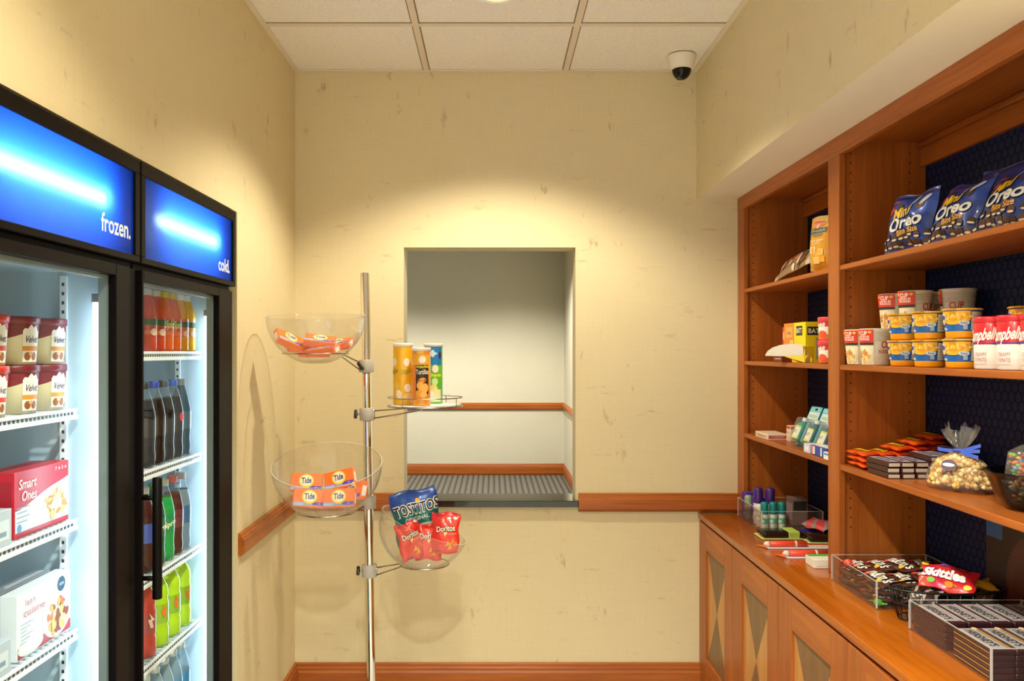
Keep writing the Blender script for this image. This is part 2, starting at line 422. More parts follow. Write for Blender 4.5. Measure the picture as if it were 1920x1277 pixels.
# ------------------------------------------------------------------ bookcase, worktop, base cabinets
BY = [3.70, 2.657, 1.62]          # stile centres: far end, between the bays, near end
t = thing('bookcase', 'built-in cherry wood bookcase of two bays with dark blue backs', 'bookcase', (1.2, 2.66, .793)); og = t.location
SZ = [(1.752, 1.768), (1.442, 1.459), (1.131, 1.149)]
stiles = [(3.61, 3.698), (2.614, 2.700), (1.61, 1.697)]
for k, (a, b_) in enumerate(stiles):
    MB().box(XF, XF + .02, a, b_, .7938, ZS - .001, CHZ, .0015, 1).build('stile', t, origin=og)
MB().box(XF - .001, XF + .02, 1.61, 3.698, 2.114, ZS - .0005, CHY, .0015, 1).build('top_rail', t, origin=og)
HOLE = ink('#1c0a03')
for k, (a, b_, face) in enumerate(((3.622, 3.69, -1), (2.635, 2.68, 0), (1.62, 1.685, 1))):
    q = MB().box(XF + .02, XBK + .01, a, b_, .7938, ZS - .002, CHZ)
    if face <= 0:                        # rows of shelf-pin holes
        for x in (XF + .045, XBK - .05):
            for n in range(40):
                z = .95 + n * .03; q.add([(x + .0028 * cos(v * pi / 3), a - .0004, z + .0028 * sin(v * pi / 3)) for v in range(6)], [list(range(6))], HOLE)
    q.build('side_panel', t, origin=og)
MB().box(XF + .02, XBK + .01, 1.687, 3.622, 2.155, ZS - .002, CHY).build('top_panel', t, origin=og)
for (a, b_) in ((2.68, 3.622), (1.687, 2.635)):
    q = MB().box(XBK - .018, XBK, a, b_, 2.078, 2.155, CHY, .002, 1); q.box(XBK - .03, XBK - .018, a, b_, 2.135, 2.155, CHY, .004, 2); q.build('back_rail', t, origin=og)
NAVY = ink('#060f30', .6, 0, 0, .2); NAVY2 = ink('#0e1f48', .5, 0, 0, .25)
for (a, b_) in ((2.68, 3.622), (1.687, 2.635)):
    q = MB().box(XBK, XBK + .012, a, b_, .7938, 2.155, NAVY)
    hx = .0165; n = 0; z = .812
    while z < 2.14:
        y = a + .01 + (n % 2) * hx * .866
        while y < b_ - .01:
            q.add([(XBK - .0008, y + hx * .86 * sin(v * pi / 3) * .90, z + hx * .86 * cos(v * pi / 3) * .98) for v in range(6)], [list(range(6))], NAVY2)
            y += hx * 1.732
        z += hx * 1.5; n += 1
    q.build('back_panel', t, origin=og)
for (a, b_) in ((2.682, 3.62), (1.689, 2.633)):
    for z0, z1 in SZ:
        q = MB().box(XF + .003, XBK - .004, a, b_, z0, z1, CHY, .002, 1)
        q.build('shelf', t, origin=og)
t = MB().box(.900, 1.372, 1.25, 3.698, .768, .793, TOPW, .003, 2).build('worktop', origin=(1.13, 2.5, .768),
    label='long polished cherry worktop running under the bookcase', cat='worktop')
def base_cabinet(y0, y1, label, ajar=False):
    t = thing('base_cabinet', label, 'cabinet', (1.13, (y0 + y1) / 2, 0), group='inlaid base cabinets'); og = t.location
    q = MB().box(.926, 1.37, y0 + .002, y1 - .002, .07, .764, CHZ); q.box(.955, 1.37, y0 + .002, y1 - .002, 0.001, .07, CHY)
    q.build('carcass', t, origin=og)
    mid = (y0 + y1) / 2
    for k, (a, b_) in enumerate(((mid + .0015, y1 - .001), (y0 + .001, mid - .0015))):
        # a door: hinged on its far stile, frame with a recessed hourglass inlay
        hinge = Vector((.926, b_, 0))
        d = MB(); W = b_ - a; zb, zt = .066, .757; sw = .112; rh = .104; T = .020
        x0, x1 = -T, 0
        d.box(x0, x1, -sw, 0, zb, zt, CHZ, .0015, 1).box(x0, x1, -W, -W + sw, zb, zt, CHZ, .0015, 1)
        d.box(x0, x1, -W + sw, -sw, zt - rh, zt, CHY, .0015, 1).box(x0, x1, -W + sw, -sw, zb, zb + .122, CHY, .0015, 1)
        dr = d.build('door', t, loc=hinge - og, rot=(0, 0, radians(-2.2) if (ajar and k == 1) else 0))
        p = MB(); A, B, zc0, zc1 = -W + sw, -sw, zb + .122, zt - rh; xm = -T + .009
        C = ((A + B) / 2, (zc0 + zc1) / 2); q4 = [(A, zc0), (B, zc0), (B, zc1), (A, zc1)]
        for e in range(4):
            u, v = q4[e], q4[(e + 1) % 4]
            p.add([(xm, u[0], u[1]), (xm, v[0], v[1]), (xm, C[0], C[1])], [(0, 2, 1)], WALNUT if e % 2 == 0 else MAPLE)
        p.box(xm + .0004, 0, A, B, zc0, zc1, CHZ)
        p.build('inlay_panel', dr)
    return t
base_cabinet(2.669, 3.698, 'cherry base cabinet in the corner with two hourglass inlaid doors')
base_cabinet(1.63, 2.667, 'cherry base cabinet with one door slightly ajar, nearer the camera', True)

# ------------------------------------------------------------------ glass-door coolers
TUBE = emit('cooler_tube', (.74, .90, 1.0), 8.0)
SIGN_TUBE = emit('sign_tube', (.86, .96, 1.0), 29.0)
def translucent(name, col):
    m = bpy.data.materials.new(name); m.use_nodes = True; nt = m.node_tree; nt.nodes.clear(); N = nt.nodes.new
    a = N('ShaderNodeBsdfTranslucent'); g = N('ShaderNodeBsdfGlossy'); x = N('ShaderNodeMixShader'); o = N('ShaderNodeOutputMaterial')
    a.inputs[0].default_value = (*col, 1); g.inputs['Roughness'].default_value = .08; x.inputs[0].default_value = .03
    r = N('ShaderNodeBsdfRefraction'); r.inputs['Roughness'].default_value = 1.0; r.inputs['IOR'].default_value = 1.5; y = N('ShaderNodeMixShader')
    r.inputs[0].default_value = (.62, .86, 1, 1); y.inputs[0].default_value = .085; nt.links.new(a.outputs[0], y.inputs[1]); nt.links.new(r.outputs[0], y.inputs[2])
    nt.links.new(y.outputs[0], x.inputs[1]); nt.links.new(g.outputs[0], x.inputs[2]); nt.links.new(x.outputs[0], o.inputs[0]); return m
SIGN_BLUE = translucent('sign_blue', (.006, .125, 1.0)); SIGN_WHITE = ink('#f4f6fa', .4)
def cooler(name, y0, y1, word, label, shelves, xs, gl, gr, handle, st):
    XD, XB = -.862, -1.52
    t = thing(name, label, 'drinks cooler' if word == 'cold.' else 'freezer', (-1.19, (y0 + y1) / 2, 0), group='glass-door coolers in the left wall'); og = t.location
    q = MB()
    q.box(XB, -.902, y0 + .003, y0 + .035, 0, 1.962, BLACK).box(XB, -.902, y1 - .035, y1 - .003, 0, 1.962, BLACK)
    q.box(XB, -.902, y0 + .035, y1 - .035, 1.945, 1.962, BLACK).box(XB, XB + .03, y0 + .035, y1 - .035, 0, 1.945, BLACK)
    q.box(XB, -.902, y0 + .035, y1 - .035, .0, .22, BLACK)
    q.box(-.902, -.885, y0 + .003, y1 - .003, 1.694, 1.722, BLACK); q.box(-.902, -.868, y0 + .003, y1 - .003, 0, .16, BLACK)
    q.build('cabinet', t, origin=og)
    ya, yb, zb, zt, d = y0 + .036, y1 - .036, .221, 1.70, .022
    q = MB()
    q.box(XB + .031, XB + .05, ya, yb, zb, zt, LINER).box(XB + .05, -.902, ya, ya + .004, zb, zt, LINER).box(XB + .05, -.902, yb - .004, yb, zb, zt, LINER)
    q.box(XB + .05, -.902, ya, yb, zt - .01, zt, LINER).box(XB + .05, -.902, ya, yb, zb, zb + .01, LINER)
    q.build('liner', t, origin=og)
    # lit sign in a black frame
    h = MB(); z0, z1 = 1.716, 1.966
    for s_ in ((y0 + .002, y1 - .002, z1 - .033, z1), (y0 + .002, y1 - .002, z0, z0 + .016), (y0 + .002, y0 + .026, z0 + .016, z1 - .033), (y1 - .028, y1 - .002, z0 + .016, z1 - .033)):
        h.box(-.960, XD, s_[0], s_[1], s_[2], s_[3], BLACKS, .002, 1)
    h.box(-.968, -.960, y0 + .02, y1 - .02, z0, z1, GREY)
    hd = h.build('sign_frame', t, origin=og)
    p = MB(); p.add([(XD - .006, y0 + .024, z0 + .014), (XD - .006, y1 - .026, z0 + .014), (XD - .006, y1 - .026, z1 - .031), (XD - .006, y0 + .024, z1 - .031)], [(0, 1, 2, 3)], SIGN_BLUE)
    p.build('sign_panel', hd, origin=og)
    p = MB(); p.tube([(-.8975, y0 + .16, (z0 + z1) / 2 + .006), (-.8975, y1 - .14, (z0 + z1) / 2 + .006)], .009, SIGN_TUBE, 12); p.build('sign_lamp', hd, origin=og)
    p = MB(); wd = .150 if word == 'frozen.' else .112
    p.text(lambda u, v, l: Vector((XD - .006 + l, u, v)), word, y1 - (.046 if word == 'frozen.' else .052) - wd / 2, z0 + (.072 if word == 'frozen.' else .061), .042, SIGN_WHITE, .0012, wid=wd, bold=.018)
    p.build('lettering', hd, origin=og, label='white sign lettering')
    # door
    q = MB(); dz0, dz1, gz0, gz1 = .165, 1.700, .26, 1.674
    e = y1 - .062
    q.box(-.900, XD, y0 + .006, gl, dz0, dz1, BLACKS, .002, 1).box(-.900, XD, gr, e, dz0, dz1, BLACKS, .002, 1)
    q.box(-.900, XD, gl, gr, gz1, dz1, BLACKS, .002, 1).box(-.900, XD, gl, gr, dz0, gz0, BLACKS, .002, 1)
    q.box(-.900, XD - .012, e, y1 - .003, dz0, dz1, BLACK)
    dr = q.build('door', t, origin=og)
    q = MB(); GK = ink('#6f7c7c', .5)
    for s_ in ((gr - .010, gr, gz0, gz1), (gl, gr - .010, gz1 - .008, gz1), (gl, gl + .004, gz0, gz1 - .008)): q.box(-.899, -.880, s_[0], s_[1], s_[2], s_[3], GK)
    q.build('gasket', dr, origin=og)
    q = MB().box(-.878, -.873, gl + .001, gr - .001, gz0 + .001, gz1 - .001, GLASS); q.build('glass_pane', dr, origin=og)
    if handle:
        hy, hz0, hz1 = handle; q = MB()
        q.tube([(-.826, hy, hz0), (-.826, hy, hz0 + .002), (-.826, hy, hz1 - .002), (-.826, hy, hz1)], [.010, .0115, .0115, .010], BLACKS, 14)
        for z in (hz0 + .05, hz1 - .05): q.tube([(XD + .0005, hy, z), (-.828, hy, z)], .006, BLACKS, 10)
        q.build('handle', dr, origin=og)
    # lamp, shelf standard, shelves
    q = MB(); q.tube([(-.928, yb - .042, .30), (-.928, yb - .042, 1.615)], .013, TUBE, 12); lp = q.build('lamp_tube', t, origin=og)
    for z in (.285, 1.615): MB().lathe([(.0001, 0), (.015, 0), (.015, .02), (.0001, .02)], ink('#8a9298'), 14, (-.928, yb - .042, z)).build('lamp_cap', lp, origin=og)
    q = MB()
    for x in (xs - st, ):
        q.box(x - .008, x + .008, yb - .012, yb - .0045, .25, 1.68, SHELFW)
        for n in range(64): q.box(x - .003, x + .003, yb - .0124, yb - .0119, .27 + n * .022, .278 + n * .022, ink('#2c3338'))
    q.build('shelf_standard', t, origin=og)
    for z in shelves:
        q = MB(); y_, e_ = ya + .01, yb - .022
        q.box(xs - .004, xs, y_, e_, z - .026, z - .016, SHELFW, .001, 1).box(xs - .004, xs, y_, e_, z - .007, z, SHELFW, .001, 1)
        q.box(xs - .006, xs - .004, y_, e_, z - .026, z, ink('#cfd8dc'))
        n = int((e_ - y_) / .016)
        for k in range(n): q.box(xs - .0040, xs - .0030, y_ + k * .016 + .003, y_ + k * .016 + .011, z - .0145, z - .0085, ink('#2c3338'))
        n = int((e_ - y_) / .022)
        for k in range(n): q.box(xs - .45, xs - .005, y_ + k * .022, y_ + k * .022 + .004, z - .006, z - .001, SHELFW)
        for x in (xs - .15, xs - .3, xs - .45): q.box(x, x + .006, y_, e_, z - .011, z - .006, SHELFW)
        q.build('shelf', t, origin=og)
    return t
cooler('freezer', 1.295, 2.054, 'frozen.', 'black glass-door freezer with a blue lit sign reading frozen', [1.366, 1.1045, .844], -.985, 1.40, 1.922, None, .042)
cooler('drinks_cooler', 2.058, 2.815, 'cold.', 'black glass-door drinks cooler with a blue lit sign reading cold', [1.500, 1.170, .872, .632, .380], -.955, 2.074, 2.643, (2.054 + .012, .892, 1.19), .085)
# ------------------------------------------------------------------ product builders
ORD = lambda k: NTH[k]
def bottle(name, label, prof, mats, loc, cap, neck=None, group=None, dec=None, cat='drink bottle', rot=0):
    """prof: (radius, height) from the foot to the lip; cap = (radius, z0, z1, colour)"""
    t = thing(name, label, cat, loc, (0, 0, rot), group)
    b = MB(); b.lathe(prof, mats, 26); b.disc(prof[0][0], prof[0][1], mats[0] if isinstance(mats, list) else mats, 26, up=False)
    if dec: dec(b)
    b.build('bottle_body', t)
    r, z0, z1, c = cap; q = MB()
    q.lathe([(r, z0), (r, z1 - .002), (r - .002, z1), (.0001, z1)], ink(c, .4), 24)
    for k in range(24):
        a = 2 * pi * k / 24; q.add([((r + .0006) * cos(a - .05), (r + .0006) * sin(a - .05), z0 + .001), ((r + .0006) * cos(a + .05), (r + .0006) * sin(a + .05), z0 + .001), ((r + .0006) * cos(a + .05), (r + .0006) * sin(a + .05), z1 - .002), ((r + .0006) * cos(a - .05), (r + .0006) * sin(a - .05), z1 - .002)], [(0, 1, 2, 3)], ink(c, .4))
    q.build('cap', t)
    return t
def carton(mb, w, d, h, m, bev=.0008): return mb.box(-w / 2, w / 2, -d / 2, d / 2, 0, h, m, bev, 1)
def bag(name, label, cat, w, h, d, loc, rot, cols, dec=None, group=None, seed=0, seal=.055, wr=1.0, parent=None):
    """a filled pillow bag; cols(u, v) gives the print colour, dec(mb, f) lays type on its front"""
    rn = random.Random(seed); ph = [rn.uniform(0, 6.28) for _ in range(8)]; fr = [rn.uniform(3, 9) for _ in range(8)]
    def hh(u, v):
        e = max(0.0, min(1.0, (v - seal) / (1 - 2 * seal))); k = (max(0, 1 - abs(u) ** 2.6)) ** .62 * max(0, sin(pi * e)) ** .55
        wv = sum(sin(fr[i] * u + fr[i + 1] * v * 2.2 + ph[i]) for i in (0, 2, 4, 6)) * .035 * wr
        cr = .07 * wr * sin(u * 17 + ph[1]) * (max(0, 1 - e * 5) + max(0, (e - .8) * 5))
        return d / 2 * k * (1 + wv) + d / 2 * cr * k + .0008
    def xx(u, v): return u * w / 2 * (1 - .05 * sin(pi * v)) + .003 * wr * sin(v * 11 + ph[2]) * u
    def zz(u, v): return v * h + .004 * wr * sin(u * 4 + ph[3]) * (2 * v - 1)
    def yy(u, v): return .004 * wr * sin(u * 5 + ph[4]) * (1 - sin(pi * v))
    m = MB()
    m.grid(lambda a, b: Vector((xx(2 * a - 1, b), yy(2 * a - 1, b) - hh(2 * a - 1, b), zz(2 * a - 1, b))), 26, 30, lambda a, b: cols(2 * a - 1, b))
    m.grid(lambda a, b: Vector((xx(1 - 2 * a, b), yy(1 - 2 * a, b) + hh(1 - 2 * a, b), zz(1 - 2 * a, b))), 18, 20, lambda a, b: cols(1 - 2 * a, b))
    def f(x, z, l):
        u = max(-1, min(1, x / (w / 2))); v = max(0, min(1, z / h)); return Vector((xx(u, v), yy(u, v) - hh(u, v) - l, zz(u, v)))
    if dec: dec(m, f)
    return m.build(name, parent, loc, rot, label, cat, group)
def ctext(m, f, txt, u, v, h, c, wid, lift=.0016, rot=0, shear=0, bold=.02, edge=None, eb=.05):
    if edge: m.text(f, txt, u, v, h, edge, lift - .0006, wid=wid, rot=rot, shear=shear, bold=eb)
    m.text(f, txt, u, v, h, c, lift, wid=wid, rot=rot, shear=shear, bold=bold)

# ------------------------------------------------------------------ freezer contents
def tub(loc, label, red, rot):
    t = thing('ice_cream_tub', label, 'ice cream', loc, (0, 0, rot), 'ice cream tubs in the freezer')
    LIDC = '#7a1526' if not red else '#c22d22'; h = .104; r0, r1 = .043, .0500
    b = MB(); b.lathe([(.0001, 0), (r0, 0), (r1 - .0015, h - .014)], ink('#e6dcb4', .4), 36)
    f = cyl(r0, r1 - .0015, h - .014)
    # scalloped dark band under the lid, white label with script, amber strip, two nuts
    b.grid(lambda a, c: f((a - .5) * 2 * pi * r1 * .999, h - .014 - c * (.016 + .018 * (.5 + .5 * cos((a - .5) * 2 * pi * 2 + 2.4))), .0004), 72, 3, ink(LIDC, .4))
    b.grid(lambda a, c: f(.004 + (a - .5) * .044, .006 + c * (.066 + .012 * sin(a * pi) + .003 * sin(a * 19)), .0009), 16, 8, ink('#f3eee4', .4))
    b.rect(f, -.018, .026, .030, .040, ink('#e3953b' if not red else '#d9423c'), .0012, 10, 1)
    b.text(f, 'Velvet', .005, .055, .015, ink('#4a2a52'), .0016, wid=.036, shear=.25, bold=.01)
    for q in (-.006, .012): b.ell(f, q, .018, .008, .009, ink('#9a5a2a'), .0014)
    b.ell(f, .002, .024, .006, .004, ink('#e2b27a'), .0016); b.build('tub', t)
    q = MB(); q.lathe([(r1 - .001, h - .016), (r1 + .0015, h - .016), (r1 + .0015, h - .001), (r1, h), (.0001, h - .001)], ink(LIDC, .35), 36); q.build('lid', t)
for lay, z in ((0, 1.3665), (1, 1.4715)):
    for k, y in enumerate((1.945, 1.828, 1.711)):
        tub((-1.043, y, z), 'ice cream tub with %s lid, %s row, %s' % ('an orange red' if k == 2 else 'a dark red', ('lower', 'upper')[lay], ('nearest the bright lamp', 'in the middle', 'cut by the left photo edge')[k]), k == 2, FACE_ROOM - .32)
def meal(loc, w, d, h, label, dec, group='frozen meal boxes'):
    b = MB(); dec(b, w, d, h); return b.build('frozen_meal_box', None, loc, (0, 0, FACE_ROOM), label, 'frozen food', group)
PASTA = [ink('#e9d9a4'), ink('#d7b56a'), ink('#c98b4a'), ink('#f1e7c6'), ink('#b98a3e')]
def plate(b, f, cu, cv, ru, rv, cols, n, seed):
    rn = random.Random(seed); b.ell(f, cu, cv, ru, rv, ink('#f6f4ee'), .0008)
    for k in range(n):
        a, q = rn.uniform(0, 6.28), sqrt(rn.random()) * .72
        b.ell(f, cu + ru * q * cos(a), cv + rv * q * sin(a), ru * rn.uniform(.10, .22), rv * rn.uniform(.10, .2), cols[k % len(cols)], .001 + k * .00003, 9, rn.uniform(0, 3), 1)
def smart(b, w, d, h):
    R_ = ink('#c21f35', .35); carton(b, w, d, h, R_); f = front(d)
    b.poly(f, [(-w / 2 + .002, .012), (-w / 2 + .002, .058)] + [(-w / 2 + .002 + (w - .004) * t_ / 12, .058 + .058 * (t_ / 12) ** 1.5 + .012 * sin(t_ / 12 * pi * 1.4) * (t_ / 12)) for t_ in range(1, 13)] + [(w / 2 - .002, .012)], ink('#dfe9f0'), .0006)
    plate(b, f, .050, .052, .064, .040, PASTA, 42, 3)
    for i, s_ in enumerate(('Smart', 'Ones')): b.text(f, s_, -.062 + .006 * i, .112 - .026 * i, .021, ink('#ffffff'), .0012, wid=(.068, .058)[i], shear=.18, bold=.012)
    b.text(f, '7 6 5 6', .075, .127, .008, ink('#f6d9d9'), .0012, wid=.05)
    for k in range(4): b.rect(f, -.105, -.055 - .01 * (k % 2), .062 - k * .010, .0645 - k * .010, ink('#8fb0c4'), .0010)
    b.ell(f, -.095, .02, .009, .009, ink('#5aa0d0'), .0011)
    g = left(w); b.rect(g, -d / 2 + .006, d / 2 - .006, .02, h - .02, ink('#a71a2d'), .0005)
def lean(b, w, d, h):
    carton(b, w, d, h, ink('#e9edf1', .4)); f = front(d)
    b.rect(f, -w / 2 + .002, w / 2 - .002, .003, .026, ink('#b23a44'), .0005); b.ell(f, -.06, .02, .05, .018, ink('#e9edf1'), .0007)
    plate(b, f, .048, .052, .062, .048, [ink('#d9a64a'), ink('#c7692f'), ink('#8a3a20'), ink('#e8c66a'), ink('#7a2f22')], 44, 5)
    b.text(f, 'cuisine', -.045, .095, .017, ink('#c77f86'), .0012, wid=.085, bold=.004); b.text(f, 'lean', -.062, .117, .016, ink('#d69aa0'), .0012, wid=.04, bold=.004)
    b.ell(f, .068, .118, .017, .017, ink('#1f4560'), .0012); b.text(f, 'NEW', .068, .118, .007, ink('#dcecf4'), .0018, wid=.02)
    for k in range(6): b.rect(f, -.10, -.05 - .012 * (k % 3), .072 - k * .008, .0738 - k * .008, ink('#a9bccb'), .0009)
def silver(b, w, d, h):
    carton(b, w, d, h, ink('#b9c6d2', .35, .1)); f = front(d); b.rect(f, -w / 2 + .01, w / 2 - .01, .012, h - .02, ink('#cfdbe4'), .0006); b.rect(f, .0, w / 2 - .02, .02, .03, ink('#7f97ab'), .001)
def grey(b, w, d, h):
    carton(b, w, d, h, ink('#7d7f7c', .4)); f = front(d); b.rect(f, -w / 2 + .01, w / 2 - .01, .07, .09, ink('#a07c5a'), .0006)
meal((-1.02, 1.870, 1.105), .224, .036, .140, 'red and white frozen pasta meal box standing on the middle freezer shelf', smart)
meal((-1.02, 1.880, .8445), .224, .036, .140, 'white frozen beef and noodle meal box standing on the lowest freezer shelf in view', lean)
meal((-1.05, 1.635, 1.105), .185, .12, .073, 'low silver frozen food box left of the red pasta box', silver)
meal((-1.05, 1.632, .8445), .185, .12, .068, 'low silver frozen food box left of the white noodle box', silver)
meal((-1.15, 1.66, .8445), .15, .04, .115, 'grey frozen food pack behind the silver box on the lowest freezer shelf', grey)
meal((-1.068, 1.87, 1.105), .222, .036, .138, 'red frozen meal box right behind the red and white pasta box', lambda b, w, d, h: carton(b, w, d, h, ink('#b01c30', .35)))
meal((-1.068, 1.88, .8445), .222, .036, .138, 'pale frozen meal box right behind the white noodle box', lambda b, w, d, h: carton(b, w, d, h, ink('#cfd6dc', .35)))

# ------------------------------------------------------------------ cooler contents
def juice(k, y):
    col = ('#c8431a', '#c8431a', '#e0641c', '#e0641c', '#eaa01e', '#efb52a')[k]; lab = ('#b3321e', '#b3321e', '#d4532a', '#d4532a', '#e0703a', '#e8b060')[k]
    g_ = gloss(col); L_ = ink(lab, .3, 0, .5)
    pr = [(.026, 0), (.029, .006), (.029, .044), (.0292, .0445), (.0292, .101), (.029, .1015), (.029, .107), (.024, .132), (.0145, .160), (.0125, .165), (.0125, .174)]
    def dec(b):
        f = cyl(.0293)
        b.rect(f, -.028, .028, .075, .092, ink('#2c5a30'), .0004, 10, 1); b.rect(f, -.028, .028, .048, .060, ink('#e8722c'), .0004, 10, 1)
        if k in (2, 3): b.text(f, 'Splash', .002, .080, .022, ink('#f3e27a'), .0009, wid=.04, shear=.2, bold=.02)
        else: b.ell(f, 0, .055, .012, .010, ink('#f4d9c0'), .0008)
    bottle('juice_bottle', '%s juice bottle with a %s cap, %s from the left, top shelf' % (('dark orange', 'dark orange', 'orange', 'orange', 'amber', 'yellow')[k], ('clear', 'clear', 'yellow', 'yellow', 'white', 'white')[k], ORD(k)),
           pr, [g_, g_, L_, L_, L_, g_, g_, g_, g_, g_], (-.992, y, 1.5005), (.0155, .160, .179, ('#c9c2b8', '#c9c2b8', '#d9b92c', '#d9b92c', '#e8e4dc', '#efece4')[k]), group='juice bottles on the cooler top shelf', dec=dec, rot=FACE_ROOM - .35)
for k in range(6): juice(k, 2.40 + .063 * k)
SODA = [(.026, 0), (.031, .008), (.0325, .03), (.0305, .055), (.0325, .085), (.0332, .11), (.0332, .14), (.031, .158), (.024, .19), (.016, .215), (.0135, .222), (.0135, .235)]
def soda(name, label, loc, liquid, lab, cap, word=None, wc='#ffffff', group=None, lz=(.085, .14), top_clear=True):
    g_ = gloss(liquid); L_ = ink(lab, .25, 0, .5); N_ = NECK if top_clear else g_
    mats = [g_, g_, g_, g_, L_, L_, g_, g_, N_, N_, N_]
    def dec(b):
        if word: b.text(cyl(.0336), word, 0, .112, .016, ink(wc), .0008, wid=.05, rot=.25, shear=.2, bold=.02)
    return bottle(name, label, SODA, mats, loc, (.0148, .222, .242, cap), group=group, dec=dec, rot=FACE_ROOM - .4)
G2 = 'soda bottles on the second cooler shelf'
for k, (liq, lab, cap, wd, txt) in enumerate((('#120806', '#1c0d0a', '#1d1512', None, 'dark cola bottle at the left end of the second cooler shelf'), ('#160a07', '#231210', '#2a49c0', None, 'dark cola bottle with a purple blue cap on the second cooler shelf'),
        ('#130907', '#1d1714', '#4a5058', None, 'dark cola bottle with a grey cap, centre of the second cooler shelf'), ('#17100e', '#2b211f', '#1d5fd0', 'cola', 'tall dark cola bottle with a bright blue cap and a red badge'), ('#3d5d72', '#557a90', '#8c949a', None, 'blue grey bottle with a grey cap, nearest the lamp on the second shelf'))):
    o = soda('soda_bottle', txt, (-.997, 2.395 + .0715 * k, 1.1705), liq, lab, cap, None, group=G2, top_clear=(k != 4))
    if k == 3:
        q = MB(); q.ell(cyl(.0336), .006, .128, .010, .014, ink('#d0303a'), .0006); q.build('badge', o)
G3 = 'soda bottles on the third cooler shelf'
for k, (liq, lab, cap, wd, txt) in enumerate((('#3a1214', '#2c4a9c', '#c9d2d8', None, 'bottle with a red and blue label behind the door handle'), ('#0e5a34', '#15684a', '#2c8a52', 'Sprite', 'dark green soda bottle just right of the door handle'),
        ('#169a48', '#118a54', '#c8dcd2', 'Sprite', 'bright green soda bottle on the third cooler shelf'), ('#4a1c1c', '#6c3038', '#e07a78', None, 'brown soda bottle with a pink cap on the third cooler shelf'), ('#7d99ac', '#4a78a8', '#b9c0c4', None, 'clear bottle with a grey cap nearest the lamp, third shelf'))):
    soda('soda_bottle', txt, (-.997, 2.395 + .0715 * k, .8725), liq, lab, cap, wd, '#e8f0c8', group=G3, top_clear=k in (2, 3, 4))
SPORT = [(.032, 0), (.037, .008), (.037, .05), (.0345, .06), (.037, .07), (.037, .125), (.034, .14), (.036, .15), (.034, .172), (.022, .196), (.021, .2), (.021, .208)]
for k, (liq, cap, txt) in enumerate((('#c2453a', '#d8d2c8', 'red sports drink bottle below the door handle'), ('#a8d418', '#e0562a', 'lime sports drink bottle with an orange cap, far left of three'), ('#b4de20', '#e0562a', 'lime sports drink bottle with an orange cap, middle of three'), ('#bfe636', '#e0562a', 'lime sports drink bottle with an orange cap, nearest the lamp'))):
    g_ = gloss(liq); L_ = ink('#8cbc1c' if k else '#a83a38', .3, 0, .4)
    def dec(b, k=k):
        f = cyl(.0374)
        b.poly(f, [(-.006, .085), (.004, .085), (-.001, .105), (.010, .105), (-.010, .128), (-.004, .110), (-.014, .110)], ink('#e8742c' if k else '#f2d9c8'), .0008)
    bottle('sports_drink_bottle', txt, SPORT, [g_, g_, g_, g_, L_, g_, g_, g_, g_, g_, g_], (-1.0, 2.395 + .094 * k, .6325), (.0225, .200, .226, cap), group='sports drinks on the fourth cooler shelf', dec=dec, rot=FACE_ROOM - .4)
WATER = [(.027, 0), (.031, .006), (.031, .04), (.029, .05), (.031, .06), (.031, .11), (.028, .135), (.017, .17), (.0125, .178), (.0125, .19)]
WB = clear('water_bottle', (.72, .86, .92), 1.5, .04, (.55, .75, .82), .30)
for k, (x, y) in enumerate(((-.995, 2.40), (-.995, 2.468), (-.995, 2.536), (-.995, 2.604), (-.995, 2.672), (-1.06, 2.57), (-1.06, 2.638))):
    L_ = ink('#3f8fc0', .3, 0, .4)
    bottle('water_bottle', 'water bottle with a white cap, %s of the %s row at the cooler bottom' % (ORD(k if k < 5 else k - 5), 'front' if k < 5 else 'back'), WATER, [WB, WB, WB, WB, L_, WB, WB, WB, WB], (x, y, .3805), (.0142, .178, .197, '#e4ecee'), group='water bottles at the cooler bottom', rot=FACE_ROOM - .4)

# ------------------------------------------------------------------ chrome merchandiser stand
PX_, PY_ = -.4765, 3.20
t = thing('display_stand', 'chrome pole display stand with wire arms in the left corner', 'display stand', (-.4610, PY_, 0), (0, -.0157, 0))
R = .0172
b = MB(); b.lathe([(R, .012), (R, 1.797), (R - .0015, 1.7985), (R - .003, 1.797), (R - .003, 1.70)], CHROME, 28); b.build('pole', t)
b = MB(); b.lathe([(.0001, .001), (.20, .001), (.20, .008), (.19, .012), (.03, .014), (.022, .05), (R + .0005, .055)], CHROME, 40); b.build('base', t)
ring_specs = []
for z, ang in ((1.445, 2.4), (1.262, pi), (.927, .6), (.666, pi - .2)):
    b = MB(); b.lathe([(R + .0004, -.024), (R + .010, -.024), (R + .0115, -.022), (R + .0115, .022), (R + .010, .024), (R + .0004, .024)], ink('#b4aea4', .38), 26)
    c = b.build('collar', t, loc=(0, 0, z))
    q = MB(); a = {2.4: -pi * .62, pi: pi, .6: pi * .5, pi - .2: pi}[ang]; dx, dy = cos(a), sin(a)
    q.tube([(dx * (R + .011), dy * (R + .011), 0), (dx * (R + .020), dy * (R + .020), 0)], .005, CHROME, 8)
    q.tf = Matrix.Translation((dx * (R + .026), dy * (R + .026), 0)) @ Matrix.Rotation(.6, 4, Vector((dx, dy, 0)))
    q.box(-.006 if abs(dx) > .8 else -.007, .006 if abs(dx) > .8 else .007, -.007, .007, -.017, .017, ink('#171310', .4), .003, 2)
    q.build('knob', c)
def P2(px, py, y): return Vector(((px - VX) * y / FPX, y, EYE - (py - VY) * y / FPX))
SROOT = Matrix.Translation(t.location) @ Matrix.Rotation(-.0157, 4, 'Y'); SINV = SROOT.inverted()
def poleX(z): return (SROOT @ Vector((0, 0, z))).x
def ring(c, r, rz, n=48): return [(c[0] + r * cos(2 * pi * k / n), c[1] + r * sin(2 * pi * k / n), rz) for k in range(n)]
